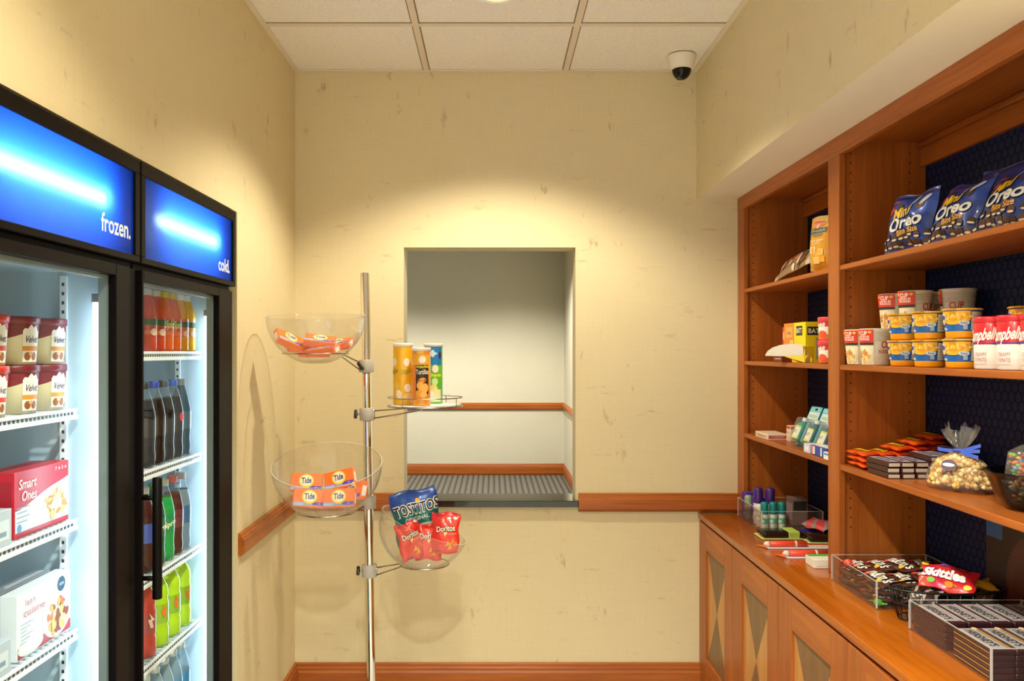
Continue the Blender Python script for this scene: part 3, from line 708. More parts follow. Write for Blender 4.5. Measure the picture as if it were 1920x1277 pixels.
def arm(collz, ringc, ringr, ringz, gallery=0, reach=.004):
    """two bent wires from the collar to a wire ring that carries a bowl"""
    b = MB(); b.tf = SINV; pole = Vector((poleX(collz), PY_, collz)); c = Vector((ringc[0], ringc[1], 0)); d = (c - Vector((pole.x, pole.y, 0))).normalized()
    s0 = pole + d * (R + .010); e = Vector((c.x, c.y, ringz)) - d * (ringr - .002)
    b.tube(ring(ringc, ringr, ringz), .0026, WIRE, 8, True)
    k = e + d * reach
    b.tube([s0 + Vector((0, 0, .012)), Vector((k.x, k.y, ringz - .006)) - d * .010, Vector((k.x, k.y, ringz - .007)) , Vector((k.x, k.y, ringz - .014)), Vector((k.x, k.y, ringz - .018)) - d * .008, s0 - Vector((0, 0, .016))], .0026, WIRE, 8)
    b.tube([s0 + Vector((0, 0, .018)), s0 - Vector((0, 0, .018))], .0042, WIRE, 8)
    b.tube([e - d * .004 + Vector((0, 0, -.001)), k + Vector((0, 0, -.006))], .0026, WIRE, 8)
    if gallery:
        b.tube(ring(ringc, ringr, ringz + gallery), .0020, WIRE, 8, True)
        for q in range(4):
            a = pi / 4 + .25 + q * pi / 2; b.tube([(ringc[0] + ringr * cos(a), ringc[1] + ringr * sin(a), ringz), (ringc[0] + ringr * cos(a), ringc[1] + ringr * sin(a), ringz + gallery)], .0018, WIRE, 6)
    return b.build('support_arm', t)
def bowl(name, label, c, r, tilt, axis, flat):
    """an acrylic hemisphere of 3 mm wall, tipped by tilt about its centre; c is the centre of its rim"""
    b = MB(); M_ = Matrix.Rotation(tilt, 4, axis); b.tf = M_; n = 56; T_ = .0028
    # contour: outer wall up to the rim, across, and down the inside
    A0 = math.asin(min(1, flat / r)); zz = -r * cos(A0)
    out = [(.0001, zz)] + [(r * sin(a), -r * cos(a)) for a in [A0 + (pi / 2 - A0) * k / 18 for k in range(19)]]
    ri = r - T_; inn = [(ri * sin(a), -ri * cos(a)) for a in [A0 + (pi / 2 - A0) * k / 18 for k in range(18, -1, -1)]] + [(.0001, zz + T_)]
    prof = out + inn; mats = [ACRYL] * (len(prof) - 1); mats[len(out) - 1] = ACRYL_RIM
    b.lathe(prof, mats, n)
    return b.build(name, None, c, None, label, 'bowl', 'clear bowls on the display stand')
BW = [((-.644, 3.05, 1.630), .178, .10, 'X', .055), ((-.594, 3.00, 1.100), .196, .30, 'X', .06), ((-.258, 3.15, .852), .170, .40, 'Y', .055)]
bowl('display_bowl', 'clear acrylic bowl at the top left of the display stand', *BW[0])
bowl('display_bowl', 'large clear acrylic bowl tipped forward, middle left of the stand', *BW[1])
bowl('display_bowl', 'clear acrylic bowl holding chip bags, right of the stand', *BW[2])
arm(1.445, (BW[0][0][0], BW[0][0][1]), .118, BW[0][0][2] - sqrt(.1815 ** 2 - .118 ** 2))
arm(.927, (BW[1][0][0], BW[1][0][1]), .100, BW[1][0][2] - sqrt(.1995 ** 2 - .100 ** 2))
arm(.666, (BW[2][0][0], BW[2][0][1]), .092, BW[2][0][2] - sqrt(.1735 ** 2 - .092 ** 2))
TR = (-.256, 3.15, 1.302)
arm(1.262, (TR[0], TR[1]), .140, TR[2] - .006, .032, .125)
b = MB(); b.tf = SINV; b.lathe([(.0001, 0), (.136, 0), (.137, .002), (.136, .005), (.0001, .005)], ink('#f4f2ec', .3), 48, (TR[0], TR[1], TR[2] - .004)); b.build('tray', t)

# chip cans on the tray
def can(loc, label, r, h, base, topc, rot, dec):
    t = thing('chip_can', label, 'snack can', loc, (0, 0, rot), 'tall chip cans on the white tray')
    b = MB(); b.lathe([(r - .001, 0), (r, .002), (r, h * .62), (r, h * .64), (r, h - .012)], [ink(base, .25, 0, .4)] * 3 + [ink(topc, .25, 0, .4)], 36); b.disc(r - .001, 0, GREY, 36, up=False)
    dec(b, cyl(r), h, r); b.build('can_body', t)
    q = MB(); q.lathe([(r, h - .012), (r + .0012, h - .012), (r + .0012, h - .002), (r, h), (r - .003, h), (r - .004, h - .003), (.0001, h - .003)], ink('#f6f1e4', .3), 36); q.build('lid', t)
def chips(b, f, spots, cols):
    for k, (u, v, ru, rv, ro) in enumerate(spots): b.ell(f, u, v, ru, rv, ink(cols[k % len(cols)]), .0007 + k * .0001, 18, ro)
def d_yellow(b, f, h, r):
    for s_ in (0, -.052):
        b.ell(f, .012 + s_, h * .69, .0125, .015, ink('#f5ead2'), .0008);
        b.text(f, 'Pringles', .010 + s_, h * .545, .016, ink('#2c2410'), .0010, wid=.042, rot=.2, shear=.2, bold=.05)
        b.text(f, 'Pringles', .010 + s_, h * .545, .016, ink('#ffe93a'), .0014, wid=.041, rot=.2, shear=.2, bold=.0)
    chips(b, f, [(.014, .030, .020, .012, .4), (-.018, .038, .012, .018, .2), (.016, .062, .014, .016, .3), (-.026, .07, .010, .014, 0)], ['#f0d28a', '#f6e4b4', '#fdf0d2', '#f4c24a'])
def d_orange(b, f, h, r):
    b.rect(f, -.034, .034, h * .885, h - .013, ink('#e88a4a'), .0006, 10, 1); b.text(f, 'NEW!', -.006, h * .915, .010, ink('#ffe04a'), .0012, wid=.024, bold=.02)
    b.ell(f, .002, h * .79, .013, .0125, ink('#f5ead2'), .0008);
    b.rect(f, -.022, .026, h * .20, h * .70, ink('#3a2a1c'), .0006, 10, 4); b.rect(f, -.034, -.022, h * .1, h * .7, ink('#ef7e2c'), .0006, 3, 2)
    b.text(f, 'Pringles', .003, h * .67, .010, ink('#ffe83a'), .0012, wid=.044, rot=.06, bold=.02)
    ctext(b, f, 'Tortillas', .002, h * .58, .018, ink('#fff6e4'), .046, .0018, .05, 0, .01, ink('#20160c'), .06)
    chips(b, f, [(0, h * .43, .016, .010, .3), (-.006, h * .34, .013, .015, .4), (.010, h * .30, .015, .018, -.3), (-.008, h * .22, .014, .012, .1), (.008, h * .19, .012, .010, .8)], ['#ee9a3a', '#f5b04a', '#f9b856', '#f0a03c', '#f6bb60'])
def d_green(b, f, h, r):
    b.rect(f, -.034, .034, h * .64, h * .945, ink('#1b7fc0'), .0005, 12, 2); b.ell(f, -.004, h * .83, .018, .006, ink('#bfe0f2'), .0009); b.ell(f, -.004, h * .83, .008, .014, ink('#cfe8f5'), .0011)
    b.ell(f, .026, h * .80, .008, .014, ink('#4a2a66'), .0009)
    b.ell(f, .006, h * .575, .0125, .015, ink('#f5ead2'), .0012);
    b.text(f, 'Pringles', .010, h * .47, .014, ink('#f4f03a'), .0012, wid=.04, rot=.08, shear=.2, bold=.02)
    b.rect(f, -.030, .030, .006, .052, ink('#d8ecd0'), .0006, 10, 2)
    chips(b, f, [(.004, h * .36, .012, .014, 0), (.0, h * .25, .014, .015, 0), (.012, h * .17, .014, .018, .4), (-.012, h * .16, .012, .012, .4)], ['#c2e8a0', '#e8dc8a', '#f7e0aa', '#f2f6e4'])
can((-.334, 3.10, 1.3045), 'tall bright yellow chip can, left on the white tray', .0350, .226, '#f8b81c', '#f8b81c', .2, d_yellow)
can((-.262, 3.055, 1.3045), 'orange and brown tortilla chip can at the front of the tray', .0340, .210, '#f5a030', '#f8b030', .15, d_orange)
can((-.228, 3.20, 1.3045), 'green chip can with a blue top, right on the white tray', .0355, .226, '#6cc832', '#6cc832', .1, d_green)

# detergent packs
def soap(loc, rot, label, k=0):
    w_, d_, h_ = .112, .026, .064; b = MB(); carton(b, w_, d_, h_, ink('#ff7c34', .35), .0012); f = front(d_)
    b.rect(f, -w_ / 2 + .002, w_ / 2 - .002, .006, .017, ink('#8fa6e6'), .0005); b.rect(f, .012, w_ / 2 - .002, .008, .019, ink('#5a4fb8'), .0008); b.rect(f, -w_ / 2 + .002, -.02, .004, .013, ink('#a9c6ee'), .0008)
    b.ell(f, 0, .036, .026, .0245, ink('#f6d42c'), .0011, 28); b.ell(f, 0, .037, .0215, .0195, ink('#fdf2c8'), .0015, 28)
    b.text(f, 'Tide', 0, .038, .021, ink('#253a9a'), .0020, wid=.036, shear=.1, rot=.1, bold=.025)
    b.text(f, '4x', .036, .0135, .006, ink('#e8e4ff'), .0014, wid=.008)
    g = top(h_); b.rect(g, -w_ / 2 + .004, w_ / 2 - .004, -d_ / 2 + .004, d_ / 2 - .004, ink('#f8ead8'), .0005); b.rect(g, -w_ / 2 + .03, w_ / 2 - .02, -.006, .006, ink('#f08a4a'), .0009)
    for q in (left(w_), right(w_)): b.rect(q, -d_ / 2 + .004, d_ / 2 - .004, .012, h_ - .016, ink('#f7efe6'), .0006)
    m_ = Matrix.Translation((0, 0, -h_ / 2)); b.V = [m_ @ v for v in b.V]
    return b.build('detergent_box', None, loc, rot, label, 'detergent', 'orange detergent boxes in the bowls')
for px, py, y, ry, rx, rz, lb in ((575, 905, 3.035, .05, -.30, .12, 'orange detergent box, upper left in the tipped bowl'), (638, 899, 3.03, -.24, -.30, -.15, 'orange detergent box tilted up to the right in the tipped bowl'),
        (579, 935, 2.965, .12, -.28, .30, 'orange detergent box turned aside, lower left in the tipped bowl'), (637, 934, 2.955, -.05, -.25, -.10, 'orange detergent box facing forward, lower right in the tipped bowl'),
        (672, 926, 3.00, -.12, -.3, -.75, 'orange detergent box at the right end, edge on in the tipped bowl')):
    seat(soap(P2(px, py, y), (rx, ry, rz), lb), *BW[1])
for px, py, y, rx, ry, rz, lb in ((556, 661, 3.09, -1.30, .08, .5, 'orange detergent box lying at the left in the upper bowl'), (610, 666, 3.02, -1.35, -.10, -.25, 'orange detergent box lying low at the front of the upper bowl'),
        (600, 640, 3.05, -1.15, .12, .12, 'orange detergent box lying on top of the others, upper bowl'), (538, 642, 3.05, -.85, .35, .75, 'orange detergent box leaning up the left side of the upper bowl'),
        (641, 653, 3.09, -1.2, -.16, -.2, 'orange detergent box at the right of the upper bowl'), (585, 672, 3.10, -1.45, 0, .2, 'orange detergent box at the very bottom of the upper bowl')):
    seat(soap(P2(px, py, y), (rx, ry, rz), lb), *BW[0])
# chip bags in the right-hand bowl
def tost(u, v):
    if v > .66: return foil('#1f4fa8') if v < .93 else foil('#1a3f8c')
    return foil('#12726f')
def d_tost(m, f):
    ctext(m, f, 'TOSTITOS', .006, .140, .040, ink('#15120f'), .176, .0022, .07, 0, .012, ink('#f4f2ea'), .075)
    m.text(f, 'ORIGINAL', .004, .102, .016, ink('#dff0ea'), .0018, wid=.100, rot=.09, bold=.012)
    m.ell(f, 0.016, .169, .009, .009, ink('#f4c22c'), .0014); m.ell(f, .016, .150, .004, .004, ink('#d8302c'), .0026)
    m.ell(f, +.045, .048, .046, .032, ink('#cfc39a'), .0012); m.rect(f, -.02, .080, .075, .080, ink('#e4e8dc'), .0014, 6, 1)
seat(bag('chip_bag', 'large blue and teal tortilla chip bag standing at the back of the bowl', 'snack bag', .185, .208, .055, P2(779, 1012, 3.215), (-.06, -.20, .05), tost, d_tost, 'chip bags in the right bowl', 11), *BW[2])
def dor(u, v): return foil('#d8241f') if v > .90 or v < .08 else foil('#f03a2c')
def d_dor(m, f):
    ctext(m, f, 'Doritos', .002, .092, .021, ink('#fff4dc'), .074, .0022, .10, 0, .015, ink('#1c0c08'), .075)
    m.poly(f, [(-.006, .078), (.010, .080), (.0, .062)], ink('#f6e08a'), .0018); m.poly(f, [(-.016, .116), (-.002, .110), (-.006, .118)], ink('#f2a02c'), .0018)
    m.ell(f, .034, .132, .008, .005, ink('#f4e4dc'), .0016); m.text(f, 'Nacho Cheese', .026, .074, .006, ink('#f6d0b0'), .0018, wid=.036, rot=.1)
    for a, (u, v) in enumerate(((.010, .038), (.028, .046), (.020, .026), (.040, .034))):
        m.poly(f, [(u - .010, v - .009), (u + .010, v - .006), (u + .002, v + .013)], ink('#f08a24' if a % 2 else '#f5a838'), .0014 + a * .0002)
GD = 'chip bags in the right bowl'
seat(bag('chip_bag', 'red tortilla chip bag at the right, facing forward in the bowl', 'snack bag', .106, .150, .040, P2(841, 1044, 3.12), (-.14, .03, -.05), dor, d_dor, GD, 12), *BW[2])
seat(bag('chip_bag', 'red tortilla chip bag in the middle, half behind the right one', 'snack bag', .104, .134, .034, P2(803, 1050, 3.152), (-.12, .02, .06), dor, d_dor, GD, 13), *BW[2])
seat(bag('chip_bag', 'red tortilla chip bag turned sideways at the left of the bowl', 'snack bag', .094, .138, .034, P2(776, 1048, 3.115), (-.10, -.20, .55), dor, d_dor, GD, 14), *BW[2])
# ------------------------------------------------------------------ right-hand shelves: helper for places
S1, S2, S3, S0 = 1.7685, 1.4595, 1.1495, .7935
def brick(name, label, cat, w, d, h, loc, rz, col, dec=None, group=None, rx=0, ry=0, bev=.0008):
    b = MB(); carton(b, w, d, h, ink(col, .4), bev)
    if dec: dec(b, w, d, h)
    return b.build(name, None, loc, (rx, ry, rz), label, cat, group)
# --- top shelf, left bay
def goldcol(u, v): return foil('#d8982a') if v > .12 else foil('#c8861e')
def d_gold(m, f):
    m.ell(f, .0, .168, .042, .022, ink('#c9a860'), .0012); m.rect(f, -.03, .03, .160, .166, ink('#d8404a'), .0018, 5, 1); m.rect(f, -.028, .026, .152, .157, ink('#e06a70'), .0018, 5, 1)
    m.rect(f, -.046, .046, .125, .142, ink('#3d4a50'), .0014, 8, 1); m.text(f, 'Ghirardelli', 0, .1335, .010, ink('#c9c2a8'), .0024, wid=.08)
    m.ell(f, 0, .148, .008, .008, ink('#e8b09a'), .0020); m.ell(f, .0, .122, .032, .010, ink('#7d7a52'), .0012)
    m.text(f, 'milk & caramel', 0, .100, .009, ink('#f7e8c2'), .0018, wid=.07, bold=.01); m.text(f, 'SQUARES', .0, .090, .006, ink('#f2dca0'), .0018, wid=.045)
    for k, (u, v, c) in enumerate(((-.022, .070, '#f1e2c4'), (.002, .052, '#f0a04a'), (.020, .060, '#e8b45a'), (-.005, .034, '#f6c06a'), (.024, .036, '#eaa038'))): m.poly(f, [(u - .016, v - .010), (u + .014, v - .013), (u + .017, v + .009), (u - .012, v + .012)], ink(c), .0013 + k * .0003)
bag('candy_pouch', 'gold candy pouch standing upright on the top left shelf', 'candy bag', .125, .186, .05, (1.112, 2.848, S1 + .006), (-.05, 0, FACE_AISLE + .25), goldcol, d_gold, None, 21, seal=.03, wr=.5)
bag('candy_pouch', 'dark pouch behind the gold candy pouch, mostly hidden by the stile', 'candy bag', .12, .16, .045, (1.19, 2.80, S1 + .006), (-.05, 0, FACE_AISLE), lambda u, v: foil('#2a1c1a'), None, None, 22, seal=.03, wr=.5)
def mixc(u, v): return foil('#c9bfa6') if v > .86 or v < .1 else foil('#9a7656')
def d_mix(m, f):
    q = random.Random(4)
    for k in range(26): m.ell(f, q.uniform(-.034, .034), q.uniform(.05, .30), q.uniform(.006, .014), q.uniform(.010, .024), foil(('#b8481f', '#3a2c2a', '#d9c39a', '#6a3a26', '#c87a3c', '#e4d8c4')[k % 6]), .0012 + k * .0001, 12, q.uniform(0, 3))
bag('snack_bag', 'clear and blue snack bag lying slanted against the gold pouch, upper one', 'snack bag', .11, .33, .026, (1.190, 3.255, S1 + .070), aim((.05, -1, .30), (-.7, 0, .7)), lambda u, v: foil('#1c2a66') if -.15 < u < .35 else foil('#a8a6a4'), None, 'snack bags on the top left shelf', 23, wr=.6)
bag('snack_bag', 'brown and red snack bag lying slanted under the blue one', 'snack bag', .085, .36, .03, (1.125, 3.30, S1 + .042), aim((.02, -1, .10), (-.85, 0, .5)), mixc, d_mix, 'snack bags on the top left shelf', 24, wr=.6)
# --- second shelf, left bay
def tub2(loc, label):
    t = thing('snack_tub', label, 'tub', loc, (0, 0, FACE_AISLE + .35), 'red lidded tubs on the second left shelf')
    b = MB(); W_, Rd = ink('#f4efe4', .35), ink('#e2343c', .35)
    b.lathe([(.030, 0), (.033, .003), (.0335, .020), (.034, .045), (.034, .060)], [ink('#f0703a', .35), ink('#f28a4a', .35), W_, Rd], 30); b.disc(.030, 0, W_, 30, up=False)
    b.text(cyl(.034), 'addi', -.002, .052, .013, ink('#fff6ea'), .0010, wid=.034, shear=.2, bold=.03); b.ell(cyl(.0335), .004, .020, .016, .012, ink('#ef5a2c'), .0008)
    b.build('tub', t)
    q = MB(); q.lathe([(.034, .059), (.0365, .060), (.0365, .075), (.035, .077), (.0001, .077)], ink('#ee4452', .35), 30); q.build('lid', t)
tub2((1.116, 2.792, S2), 'red and white tub with a red lid, lower of two by the stile')
tub2((1.116, 2.792, S2 + .0775), 'red and white tub with a red lid, upper of two by the stile')
t = thing('dispenser_box', 'yellow and orange cardboard dispenser box with an open white flap', 'box', (1.155, 3.07, S2)); og = t.location
b = MB(); y0, y1, x0, x1, zt, zs = 2.962, 3.182, 1.100, 1.175, S2 + .145, S2 + .058
Yw = ink('#f4dc14', .4); Or = ink('#ef8a2e', .4)
b.box(x0, x1, y0, 3.075, zs, zt, Yw, .0006, 1).box(x0, x1, 3.075, y1, zs, zt, Or, .0006, 1).box(x0 + .030, x1, y0, y1, S2, zs, Yw)
b.add([(x0, y0, zs), (x0 + .03, y0, S2), (x0 + .03, y0, zs)], [(0, 1, 2)], ink('#d9b60e', .4))
fa = lambda u, v, l: Vector((x0 - l, -u, v)); fb = lambda u, v, l: Vector((u, y0 - l, v))
b.rect(fa, -3.052, -2.992, S2 + .098, S2 + .132, ink('#2c2118'), .0005); b.text(fa, 'BATT', -3.022, S2 + .115, .018, ink('#f2ece0'), .0010, wid=.05, bold=.02)
b.rect(fa, -3.16, -3.09, S2 + .092, S2 + .13, ink('#f3b25a'), .0005); b.text(fa, 'Daily', -3.125, S2 + .110, .014, ink('#8a6a6a'), .0010, wid=.045)
b.rect(fa, -3.115, -3.085, S2 + .066, S2 + .082, ink('#f7e2b0'), .0005); b.text(fa, '2', -3.10, S2 + .074, .011, ink('#b04a2c'), .0010, bold=.02)
b.rect(fb, x0 + .006, x1 - .002, S2 + .098, S2 + .128, ink('#241a14'), .0005); b.text(fb, 'BATT', x0 + .036, S2 + .113, .017, ink('#efe8da'), .0010, wid=.052, bold=.02)
b.rect(fb, x0 + .036, x1 - .002, S2 + .012, S2 + .090, ink('#b9b2a2'), .0005)
for k in range(9): b.rect(fb, x0 + .040, x1 - .006 - .008 * (k % 3), S2 + .017 + k * .008, S2 + .0195 + k * .008, ink('#8f8a84'), .0009)
b.build('carton', t, origin=og)
b = MB()
A_ = Vector((1.104, 2.992, 0)); B_ = Vector((1.020, 3.150, 0)); nrm = Vector((-.88, -.47, 0))
pts = [(0, .022), (0, .066), (.35, .068), (.6, .064), (.8, .055), (.93, .043), (1, .028), (1, .024)]
for s_ in (0, .0012):
    b.add([A_.lerp(B_, q) + Vector((0, 0, S2 + z)) + nrm * s_ for q, z in pts], [list(range(len(pts)))], ink('#dcd4c8', .5))
b.add([(1.099, 2.964, S2 + .001), (1.099, 2.964, S2 + .056), tuple(A_ + Vector((-.002, 0, S2 + .026))), (1.06, 3.06, S2 + .022), (1.112, 3.05, S2 + .001)], [(0, 1, 2), (0, 2, 3), (0, 3, 4)], ink('#dcb80e', .4))
b.build('flap', t, origin=og, label='white curved cardboard flap')
b = MB(); b.box(1.13, 1.18, 3.19, 3.285, S2, S2 + .135, ink('#d8392c', .4), .0006, 1); fr_ = lambda u, v, l: Vector((1.13 - l, -u, v))
for z, s_ in ((.100, 'Tylenol'), (.052, 'PM')): b.rect(fr_, -3.275, -3.20, S2 + z - .014, S2 + z + .016, ink('#f4e2cc'), .0005); b.text(fr_, s_, -3.2375, S2 + z, .017, ink('#b02a22'), .0010, wid=.058 if z > .06 else .03, bold=.02)
b.rect(fr_, -3.275, -3.20, S2 + .012, S2 + .024, ink('#f2c23a'), .0005)
b.build('medicine_box', origin=(1.155, 3.2375, S2), label='red and white medicine carton left of the yellow dispenser box', cat='box')
brick('carton', 'dark red low carton lying under the white flap', 'box', .10, .05, .028, (1.118, 3.235, S2), FACE_AISLE, '#6a1f16', lambda b, w, d, h: b.rect(front(d), -.03, .04, .010, .015, ink('#c9a08a'), .0006))
# --- third shelf, left bay
def d_flat(b, w, d, h):
    f = front(d); g = right(w); b.rect(f, -w / 2 + .01, w / 2 - .01, .006, h - .005, ink('#d9b8a0'), .0005); b.text(f, 'Sensitive', 0, h / 2, .008, ink('#a86a58'), .0009, wid=.09)
    b.rect(g, -d / 2 + .004, d / 2 - .004, .005, h - .005, ink('#c2525a'), .0005); b.text(g, 'TABLETS', 0, h / 2, .007, ink('#f0d2c8'), .0009, wid=.05)
brick('medicine_box', 'flat white box with a red side strip lying on the third left shelf', 'box', .155, .082, .022, (1.127, 3.405, S3), FACE_AISLE, '#f0dcc4', d_flat)
def d_cart(b, w, d, h):
    f = front(d); g = right(w)
    for q, ww in ((f, w), (g, d)): b.rect(q, -ww / 2 + .003, ww / 2 - .003, h - .012, h - .002, ink('#cf3a34'), .0005); b.text(q, 'Aleve', 0, h * .58, .010, ink('#9a7a70'), .0009, wid=.03); b.ell(q, 0, .016, .012, .008, ink('#dcd8a8'), .0007)
brick('medicine_box', 'small white carton with a red top, upright on the third left shelf', 'box', .045, .040, .060, (1.175, 3.29, S3), FACE_AISLE, '#f2dfcc', d_cart)
brick('medicine_box', 'small pinkish carton half hidden behind the travel kits', 'box', .05, .04, .125, (1.27, 3.27, S3), FACE_AISLE, '#d89a94')
def kit(loc, label, k):
    """a hang card with a clear blister holding a small mouthwash bottle"""
    t = thing('travel_kit', label, 'toiletry pack', loc, (radians(-24), 0, FACE_AISLE + .10), 'blue travel kits on the third left shelf')
    w_, h_ = .088, .158
    b = MB(); b.box(-w_ / 2, w_ / 2, 0, .0025, 0, h_, ink('#2aa0c4', .4)); f = lambda u, v, l: Vector((u, -l, v))
    b.rect(f, -w_ / 2 + .004, w_ / 2 - .004, .098, h_ - .022, ink('#cfe8e2'), .0005); b.rect(f, -w_ / 2 + .004, w_ / 2 - .004, h_ - .020, h_ - .003, ink('#8cd4e2'), .0005)
    b.ell(f, .004, h_ - .012, .011, .005, ink('#17363c'), .0009); b.text(f, 'FRESH', .0, .118, .012, ink('#7fb0a8'), .0010, wid=.06); b.build('card', t)
    q = MB(); q.lathe([(.0001, 0), (.020, .001), (.022, .006), (.022, .062), (.012, .072), (.009, .074), (.009, .078)], gloss('#1f9a8a' if k < 1 else '#1c6a78'), 22, (-.010, -.018, .010))
    q.tf = Matrix.Translation((-.010, 0, .010)); g = lambda u, v, l: Vector((.0222 * sin(u / .022) * (1 + l / .022), -.018 - (.0222 + l) * cos(u / .022), v))
    q.rect(g, -.022, .022, .012, .05, ink('#e9ecd8'), .0004, 8, 1); q.rect(g, -.022, .022, .006, .013, ink('#e6d838'), .0006, 8, 1); q.rect(g, -.022, .022, .050, .056, ink('#c9d838'), .0006, 8, 1); q.text(g, 'MINT', 0, .032, .012, ink('#4a7a80'), .0010, wid=.026)
    q.tf = None; q.lathe([(.0105, 0), (.0105, .014), (.0001, .014)], ink('#dfe6e2', .4), 18, (-.010, -.018, .088)); q.build('mouthwash_bottle', t)
    q = MB(); q.box(.018, .030, -.022, -.008, .012, .090, ink('#3fb0d0', .3), .003, 2); q.build('toothpaste_tube', t)
    q = MB(); q.box(-.036, .036, -.042, -.001, .004, .100, FILM, .006, 2); q.build('blister', t)
for k, y in enumerate((3.115, 2.995, 2.875)): kit((1.140, y, S3 + .001), 'blue carded travel kit with a mouthwash bottle, %s from the left' % ORD(k), k)
def d_tp(b, w, d, h):
    f = front(d); b.rect(f, -w / 2 + .012, -w / 2 + .030, .004, h - .004, ink('#dce8f6'), .0005); b.rect(f, -w / 2 + .001, -w / 2 + .012, .001, h - .001, ink('#e8604a'), .0005); b.rect(f, .012, .026, .003, h - .003, ink('#c8daf2'), .0007); b.rect(top(h), -w / 2, w / 2, -d / 2, d / 2, ink('#eae4ea'), .0005)
brick('toothpaste_box', 'red and blue toothpaste box lying at the front edge of the third left shelf', 'box', .13, .040, .034, (1.105, 2.800, S3), FACE_AISLE, '#2244a8', d_tp)
brick('toothpaste_box', 'clear and white small pack left of the red and blue toothpaste box', 'box', .055, .034, .032, (1.100, 2.905, S3), FACE_AISLE, '#ccd2ec', lambda b, w, d, h: [b.ell(front(d), -.012 + .012 * k, .016, .006, .010, ink('#f2f4fa'), .0006) for k in range(3)])
brick('toothpaste_box', 'small white box at the stile end of the third left shelf', 'box', .05, .03, .024, (1.092, 2.718, S3), FACE_AISLE, '#f0eee8', lambda b, w, d, h: b.rect(front(d), -.02, .02, .015, .021, ink('#4a8ac0'), .0006))

# --- right bay, top shelf: blue cookie bags
def oreo(u, v):
    return foil('#0f2f86') if (v > .90 or v < .06) else foil('#1547b4') if v > .55 else foil('#123a94')
def d_oreo(m, f, w=.2):
    m.text(f, 'Nabisco', -.062, .138, .010, ink('#d9606a'), .0018, wid=.040, bold=.01); m.ell(f, -.064, .112, .014, .008, ink('#d8343a'), .0016, rot=.5)
    ctext(m, f, 'Mini', -.012, .103, .030, ink('#f3c422'), .070, .0026, .14, .1, .03, ink('#14204e'), .07)
    ctext(m, f, 'Oreo', .008, .073, .034, ink('#eef0f2'), .135, .0026, .10, .1, .03, ink('#0d1a4a'), .075)
    m.text(f, 'Bite Size', .020, .048, .015, ink('#f3b422'), .0022, wid=.085, rot=.10, bold=.02)
    rn = random.Random(5)
    for k in range(16):
        u, v = -.085 + .17 * (k % 8) / 7 + rn.uniform(-.006, .006), .014 + .022 * (k // 8) + rn.uniform(-.004, .004)
        m.ell(f, u, v, .0115, .0100, ink('#5a3520' if k % 3 else '#3a2218'), .0014 + k * .00005, 14); m.ell(f, u + .001, v - .0045, .0095, .0025, ink('#e8e2d6'), .0026 + k * .00005, 12)
    m.ell(f, .052, .118, .016, .014, ink('#4a2c1c'), .0016); m.ell(f, .066, .128, .020, .006, ink('#c9d2e2'), .0020, rot=.6); m.ell(f, -.028, .122, .013, .010, ink('#3a2418'), .0016); m.ell(f, .03, .135, .02, .005, ink('#a9bce0'), .0018, rot=.5)
GO = 'blue cookie bags on the top right shelf'
for k, (x, y, rx, rz, ry, lb) in enumerate(((1.128, 2.294, -.20, .16, .0, 'blue mini cookie bag facing front, leftmost on the top right shelf'), (1.135, 2.098, -.42, .05, .0, 'blue mini cookie bag, second from the left on the top right shelf'), (1.140, 1.903, -.50, .0, .0, 'blue mini cookie bag, third from the left on the top right shelf'),
        (1.200, 1.798, -.30, .02, .0, 'blue mini cookie bag at the right photo edge, top right shelf'), (1.240, 2.05, -.12, .1, .0, 'blue mini cookie bag behind the second front one'), (1.308, 1.86, -.05, .0, .0, 'tall standing blue cookie bag behind the third front one'))):
    bag('cookie_bag', lb, 'cookie bag', .195, .160 + (.02 if k > 3 else 0), .055, (x, y, S1 + .007), (rx, ry, FACE_AISLE + rz), oreo, d_oreo, GO, 30 + k)
